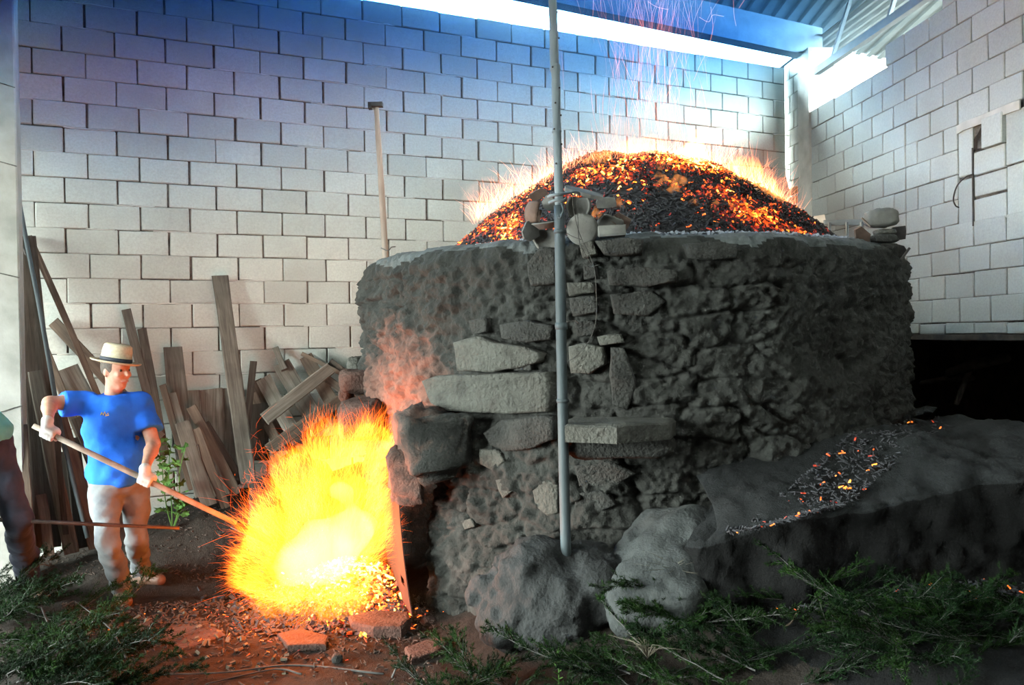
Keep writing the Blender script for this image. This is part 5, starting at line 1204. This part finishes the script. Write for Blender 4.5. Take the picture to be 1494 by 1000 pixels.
p2 = build_person('person', 'second worker in dark navy trousers cut off by the left edge', J, (RGT*.9+FWD*.1), dict(shirt='teal', trousers='navy', shoe='shoe'),
    dict(L=(q1, a2, Vector((0, 0, 1))-FWD*.3), R=(q2, a2, Vector((0, 0, 1))-FWD*.3)), False, None, .014)
o = MB().tube([g0-a2*.5, g0, g1], [.012, .012, .010], 8).build('iron_poker', M['iron'], smooth=True); tag(o, 'long thin black iron poker crossing before the man\'s knees', 'poker')
# ================================================================== PLANTS AND LITTER
def leafmat(name, a, b, c=None): return simple(name, a, b, 8, .85, .002, var=.6, c3=c, spec=.1)
M['heath'] = leafmat('heath_green', (0.0024, 0.0084, 0.0012), (0.0054, 0.018, 0.0024), (0.0132, 0.0312, 0.0036))
M['heath_blue'] = leafmat('heath_bluegreen', (0.0018, 0.0066, 0.0018), (0.0036, 0.012, 0.003), (0.0072, 0.0192, 0.0048))
M['twig'] = simple('grey_twig', (0.035, 0.0325, 0.03), (0.07, 0.0675, 0.065), 14, .9, .003)
M['dry'] = simple('dry_grass', (0.066, 0.057, 0.039), (0.114, 0.102, 0.078), 10, .9, .001)
M['weed'] = leafmat('weed_leaf', (0.03, 0.072, 0.015), (0.06, 0.12, 0.03))
vr = np.random.default_rng(77); vrnd = random.Random(77)
def needles(P, D, L, W, seed):
    """thin folded leaf blades: two triangles pairs each"""
    rg_ = np.random.default_rng(seed); n = len(P); D = D/np.linalg.norm(D, axis=1)[:, None]; a = np.cross(D, rg_.normal(size=(n, 3))); a /= np.linalg.norm(a, axis=1)[:, None]
    V = np.stack([P, P+D*(L*.45)[:, None]+a*(W/2)[:, None], P+D*L[:, None], P+D*(L*.45)[:, None]-a*(W/2)[:, None]], 1)
    Fq = np.arange(n*4).reshape(-1, 4); return V.reshape(-1, 3), Fq
def sprig(seed, L=.6, dense=1.0):
    """a cut heath branch along +X: stem tubes and feathery foliage"""
    r_ = random.Random(seed); st = MB(); P = []; D = []; mainp = [Vector((0, 0, 0))]; d = Vector((1, 0, .12))
    for i in range(8): d = (d+Vector((0, r_.uniform(-.22, .22), r_.uniform(-.14, .12)))).normalized(); mainp.append(mainp[-1]+d*L/8)
    st.tube(mainp, [.0055-.0005*i for i in range(9)], 5)
    for i in range(1, 9):
        for q in range(3):
            b = mainp[i].lerp(mainp[i-1], r_.random()); dd = (d*.9+Vector((r_.uniform(-.1, .6), r_.uniform(-1, 1), r_.uniform(-.3, .8)))).normalized(); l = r_.uniform(.10, .24)*L/.6*(1.1-.06*i)
            tp = [b, b+dd*l*.5+Vector((0, 0, r_.uniform(-.01, .02))), b+dd*l+Vector((0, 0, r_.uniform(-.03, .03)))]; st.tube(tp, [.0022, .0016, .0008], 3, False)
            for k in range(int(80*dense)):
                t = r_.random()**.8; c = tp[0].lerp(tp[1], t*2) if t < .5 else tp[1].lerp(tp[2], t*2-1); P.append(c); e = (dd*.9+Vector((r_.gauss(0, .6), r_.gauss(0, .6), r_.gauss(0, .6)+.15))); D.append(e)
    P = np.array([tuple(p) for p in P]); D = np.array([tuple(p) for p in D]); rg_ = np.random.default_rng(seed); V, Fq = needles(P, D, rg_.uniform(.018, .040, len(P)), rg_.uniform(.003, .006, len(P)), seed)
    return st.mesh('stem'), fast_mesh('foliage', V, Fq, False)
SP = [sprig(100+k, .55+.05*k, 1.0) for k in range(6)]; SG = [(s, f.copy()) for s, f in SP]
for s, f in SP: s.materials.append(M['twig']); f.materials.append(M['heath'])
for s, f in SG: f.materials.append(M['heath_blue'])
def lay_branch(p, rz, tilt, sc, var, label, grp, blue=False):
    s, f = (SG if blue else SP)[var]; root = thing('cut_branch', label, 'branch', p, grp); root.rotation_euler = (vrnd.uniform(-.8, .8), tilt, rz); root.scale = (sc, sc, sc)
    obj('stem', s, None, root); obj('foliage', f, None, root); return root
GL = 'cut green branches heaped at the lower left'; GR = 'cut green branches strewn along the bottom right'
LL = 'cut heath branch in the dark green heap at the lower left corner'; LR = 'cut heath branch strewn in the greenery along the bottom right'
cnt = 0
for k in range(70):                                               # heap at the lower left
    u = vrnd.uniform(-60, 130)-abs(vrnd.gauss(0, 20)); vmin = 880+max(0, u-20)*.75; v_ = vrnd.uniform(vmin, 1040); p = onz(u, v_, .04); p.z = gzf(p.x, p.y)+vrnd.uniform(.01, .14)*max(.15, 1-max(0, u)/120)
    zn = 'at the left picture edge' if u < 10 else 'in front of the second worker' if v_ < 940 else 'in the lower left corner'
    lay_branch(p, vrnd.uniform(-.9, .9)+az, vrnd.uniform(-.45, .1), vrnd.uniform(.5, .85), vrnd.randrange(6), 'cut heath branch of the dark green heap '+zn, 'cut green branches heaped '+zn, vrnd.random() < .5)
for k in range(120):                                               # along the bottom right
    u = vrnd.uniform(590, 1520); vmin = np.interp(u, [560, 700, 900, 1000, 1150, 1300, 1400, 1494], [985, 952, 915, 880, 885, 915, 930, 925]); v_ = vmin+abs(vrnd.gauss(0, 1))*55+12
    p = onz(u, v_, .15 if u < 800 else .32); p.z = gzf(p.x, p.y)+vrnd.uniform(.01, .06); zn = 'just below the boulder' if u < 880 else 'below the mud buttress' if u < 1060 else 'below the earth bank' if u < 1290 else 'in the right corner'
    lay_branch(p, vrnd.uniform(-1.2, 1.2)+az+(pi if vrnd.random() < .4 else 0), vrnd.uniform(-.3, .05), vrnd.uniform(.45, .8), vrnd.randrange(6), 'cut heath branch strewn along the bottom edge '+zn, 'cut green branches '+zn, vrnd.random() < .45)
# bare grey sticks
for k, (P, r, lb) in enumerate(((((560, 985), (430, 968), (330, 985), (215, 990)), .007, 'bare grey stick lying along the bottom left of the litter'), (((440, 985), (400, 975), (300, 1000)), .006, 'bare crooked stick at the bottom edge below the man'), (((185, 1000), (160, 950), (110, 905)), .006, 'pale twig running up into the left green heap'), (((70, 935), (48, 890), (10, 868)), .006, 'pale grey twig lying on top of the left green heap'), (((1145, 930), (1155, 908), (1167, 884)), .006, 'dark upright stick with a pale end in the right greenery'), (((1370, 892), (1373, 880), (1373, 868)), .006, 'small pale stick standing on the charcoal at right'), (((1090, 872), (1180, 905), (1240, 915)), .007, 'grey branch lying across the right greenery'), (((905, 895), (960, 880), (1075, 888)), .006, 'grey twig at the foot of the mud buttress'), (((1000, 975), (1040, 990), (1065, 1000)), .006, 'short brown stick at the bottom centre right'), (((572, 990), (578, 975), (581, 968)), .006, 'short dark stub standing near the bottom centre'))):
    Q = [onz(u, v, .02 if u < 600 else .33) for u, v in P]; Q = [Vector((q.x, q.y, gzf(q.x, q.y)+.02)) for q in Q]
    if k in (4, 5, 9): Q = [Q[0], *[pd(u, v, (Q[0]-CAM).dot(FWD)) for u, v in P[1:]]]
    if k in (2, 3): Q = [q+Vector((0, 0, .12)) for q in Q]
    c = Q[0].copy(); o = MB().tube([q-c for q in curve3(Q, 6)], [r*(1-.5*i/(6*(len(Q)-1))) for i in range(6*(len(Q)-1)+1)], 6).build('stick', M['twig'] if k != 4 else M['wood_brown'], smooth=True); o.location = c; tag(o, lb, 'stick')
# dry grass tufts against the bank and buttress
def tuft(u, v, z, n, L, lb, d=None):
    p = pd(u, v, d) if d else onz(u, v, z); m_ = MB()
    for k in range(n):
        a = vrnd.uniform(0, 2*pi); t = vrnd.uniform(.2, 1.1); l = L*vrnd.uniform(.6, 1.2); e = Vector((cos(a)*t, sin(a)*t, 1)).normalized(); m_.tube([(0, 0, 0), e*l*.5, e*l+Vector((cos(a)*.3*l, sin(a)*.3*l, -.25*l))], [.0016, .0013, .0004], 3, False)
    o = m_.build('dry_grass', M['dry']); o.location = p; tag(o, lb, 'grass')
tuft(985, 850, 0, 60, .2, 'dry grass tuft hanging in the hollow of the bank', 4.3); tuft(955, 905, .3, 40, .16, 'dry grass tuft at the foot of the mud buttress'); tuft(945, 960, .3, 30, .16, 'pale dry grass among the bottom centre branches'); tuft(1470, 930, .33, 26, .2, 'thin dry grass at the bottom right edge'); tuft(75, 830, .02, 26, .12, 'dry grass tuft at the foot of the planks')
o = MB()
for k in range(14):
    a = k*2.4; z = .012*k; o.tube([(0, 0, z), (cos(a)*.02, sin(a)*.02, z+.012), (cos(a)*.034, sin(a)*.034, z+.02)], [.004, .003, .001], 4)
o.tube([(0, 0, 0), (0, 0, .18)], [.004, .002], 5); o = o.build('green_shoot', M['weed']); p = onz(815, 962, .2); o.location = (p.x, p.y, gzf(p.x, p.y)); tag(o, 'bright green upright shoot below the boulder', 'plant')
# weed growing before the planks
wd = thing('weed', 'leafy green weed growing between the man and the planks', 'plant', onz(252, 770, 0)); wd.location = pd(252, 790, 6.7); wd.location.z = gzf(wd.location.x, wd.location.y)
W0 = wd.location.copy(); dW = (W0-CAM).dot(FWD)
stems = [[(252, 790), (250, 730), (246, 690), (250, 640)], [(253, 772), (262, 735), (262, 690), (272, 648)], [(251, 770), (243, 740), (238, 700), (236, 660)], [(254, 770), (262, 750), (272, 735)]]
lv = []
for Sx in stems:
    c = curve3([pd(u, v, dW-.05)-W0 for u, v in Sx], 6); MB().tube(c, [.006*(1-.6*i/len(c)) for i in range(len(c))], 5).build('stem', M['weed'], wd); lv += c[4:]
def leaf_me(seed):
    r_ = random.Random(seed); n = 11; out = []
    for k in range(n): a = 2*pi*k/n; q = (.9 if k % 2 == 0 else .5)*r_.uniform(.85, 1.1); out.append((.5+.5*q*cos(a), .42*q*sin(a), .05*sin(a*2)+.04*r_.uniform(-1, 1)))
    V = [(0.45, 0, .05)]+out; return mesh('leaf', V, [(0, 1+k, 1+(k+1) % n) for k in range(n)])
LM = [leaf_me(k) for k in range(4)]
for k in range(64):
    p = lv[vrnd.randrange(len(lv))]; o = obj('leaf', LM[k % 4], M['weed'], wd); s_ = vrnd.uniform(.07, .13); o.location = p; o.scale = (s_, s_, s_); o.rotation_euler = (vrnd.uniform(-.9, .9), vrnd.uniform(-1.1, .5), vrnd.uniform(0, 2*pi))
# ---- litter: wood crumbs, char, stray embers
M['litter'] = simple('wood_crumbs', (0.0252, 0.018, 0.0144), (0.072, 0.054, 0.0432), 30, .9, .002)
bst = [0]
def scatter(name, n, fu, fv, z, size, heat, mat, lb, cat, bank_=False, seed=1, el=(1.5, 5)):
    rg_ = np.random.default_rng(seed); P = []
    for k in range(n):
        p = onz(fu(rg_), fv(rg_), z); zz = gzf(p.x, p.y) if not bank_ else bankz((p.x, p.y)); P.append((p.x, p.y, zz+.008))
    P = np.array(P); c = P.mean(0); c[2] = 0; o = obj(name, chips(name, P-c, np.tile((0, 0, 1.), (n, 1)), size, np.asarray(heat(rg_, n)), seed, el), M[mat]); o.location = c; tag(o, lb, cat, kind='stuff'); return o
scatter('wood_litter', 2600, lambda r: r.uniform(90, 640), lambda r: 880+abs(r.normal(0, 1))*48, .0, .008, lambda r, n: np.zeros(n), 'litter', 'crumbs of bark and chips littering the earth before the fire', 'litter', seed=3)
scatter('wood_litter', 700, lambda r: r.uniform(60, 330), lambda r: r.uniform(780, 850), .0, .007, lambda r, n: np.zeros(n), 'litter', 'sparse wood crumbs on the earth behind the man', 'litter', seed=4)
scatter('stray_embers', 420, lambda r: r.normal(440, 85), lambda r: 890+abs(r.normal(0, 1))*26, .0, .007, lambda r, n: r.uniform(.3, .75, n), 'ember', 'small red embers scattered over the earth before the fire', 'embers', seed=5)
scatter('charcoal_litter', 1500, lambda r: r.uniform(1080, 1494), lambda r: r.uniform(815, 915), .33, .010, lambda r, n: np.where(r.random(n) < .03, r.uniform(.5, .85, n), 0), 'ember', 'black charcoal crumbs with a few red sparks at lower right', 'charcoal', seed=6)
scatter('charcoal_litter', 1100, lambda r: bst.__setitem__(0, r.triangular(1050, 1180, 1390)) or bst[0], lambda r: 752-(bst[0]-1080)*.25-min(1.6, abs(r.normal(0, 1)))*20, .95, .008, lambda r, n: np.where(r.random(n) < .05, r.uniform(.5, .85, n), 0), 'ember', 'charcoal crumbs with red sparks on top of the earth bank', 'charcoal', True, 7)
scatter('fallen_leaves', 60, lambda r: r.uniform(120, 420), lambda r: r.uniform(890, 985), .0, .022, lambda r, n: np.zeros(n), 'dry', 'dry fallen leaves on the earth before the man', 'leaves', seed=9, el=(1, 2))
# ================================================================== SMOKE UNDER THE ROOF
t = NT('blue_smoke'); pos = t.n('ShaderNodeNewGeometry').outputs['Position']; sx = t.n('ShaderNodeSeparateXYZ'); t.l(pos, sx.inputs[0])
mr = t.n('ShaderNodeMapRange'); t.l(sx.outputs['Z'], mr.inputs['Value']); mr.inputs['From Min'].default_value = 3.6; mr.inputs['From Max'].default_value = 5.0; mr.inputs['To Min'].default_value = 0; mr.inputs['To Max'].default_value = 1
m2 = t.n('ShaderNodeMapRange'); t.l(sx.outputs['Y'], m2.inputs['Value']); m2.inputs['From Min'].default_value = 4.2; m2.inputs['From Max'].default_value = 6.6
dw = t.n('ShaderNodeVectorMath', operation='DOT_PRODUCT'); t.l(pos, dw.inputs[0]); dw.inputs[1].default_value = RN
m3 = t.n('ShaderNodeMapRange'); t.l(dw.outputs['Value'], m3.inputs['Value']); m3.inputs['From Min'].default_value = 4.4; m3.inputs['From Max'].default_value = 3.2
m4 = t.n('ShaderNodeMapRange'); t.l(sx.outputs['X'], m4.inputs['Value']); m4.inputs['From Min'].default_value = 3.5; m4.inputs['From Max'].default_value = -1.0; m4.inputs['To Min'].default_value = 1; m4.inputs['To Max'].default_value = 3.4
dn = t.math('MULTIPLY', t.math('MULTIPLY', t.math('MULTIPLY', t.math('POWER', mr.outputs[0], 1.7), m2.outputs[0]), t.math('MULTIPLY', m3.outputs[0], m4.outputs[0])), t.math('ADD', t.noise(pos, .8, 3), .4))
sc = t.n('ShaderNodeVolumeScatter'); sc.inputs['Color'].default_value = (.20, .56, 1.0, 1); t.l(t.math('MULTIPLY', dn, .018), sc.inputs['Density'])
ab = t.n('ShaderNodeVolumeAbsorption'); ab.inputs['Color'].default_value = (.0, .42, .74, 1); t.l(t.math('MULTIPLY', dn, 2.1), ab.inputs['Density'])
ad = t.n('ShaderNodeAddShader'); t.l(sc.outputs[0], ad.inputs[0]); t.l(ab.outputs[0], ad.inputs[1]); t.l(ad.outputs[0], t.out.inputs['Volume']); t.m.cycles.volume_step_rate = 1.0
V = [(-2.4, 2.6, 2.9), (6.2, 2.6, 2.9), (7.6, 7.5, 2.9), (-2.4, 7.5, 2.9), (-2.4, 2.6, 5.7), (6.2, 2.6, 5.7), (7.6, 7.5, 5.1), (-2.4, 7.5, 5.1)]
o = MB().add(V, [(3, 2, 1, 0), (4, 5, 6, 7), (0, 1, 5, 4), (1, 2, 6, 5), (2, 3, 7, 6), (3, 0, 4, 7)]).build('smoke', t.m); tag(o, 'thin blue smoke hanging under the roof', 'smoke', kind='stuff')
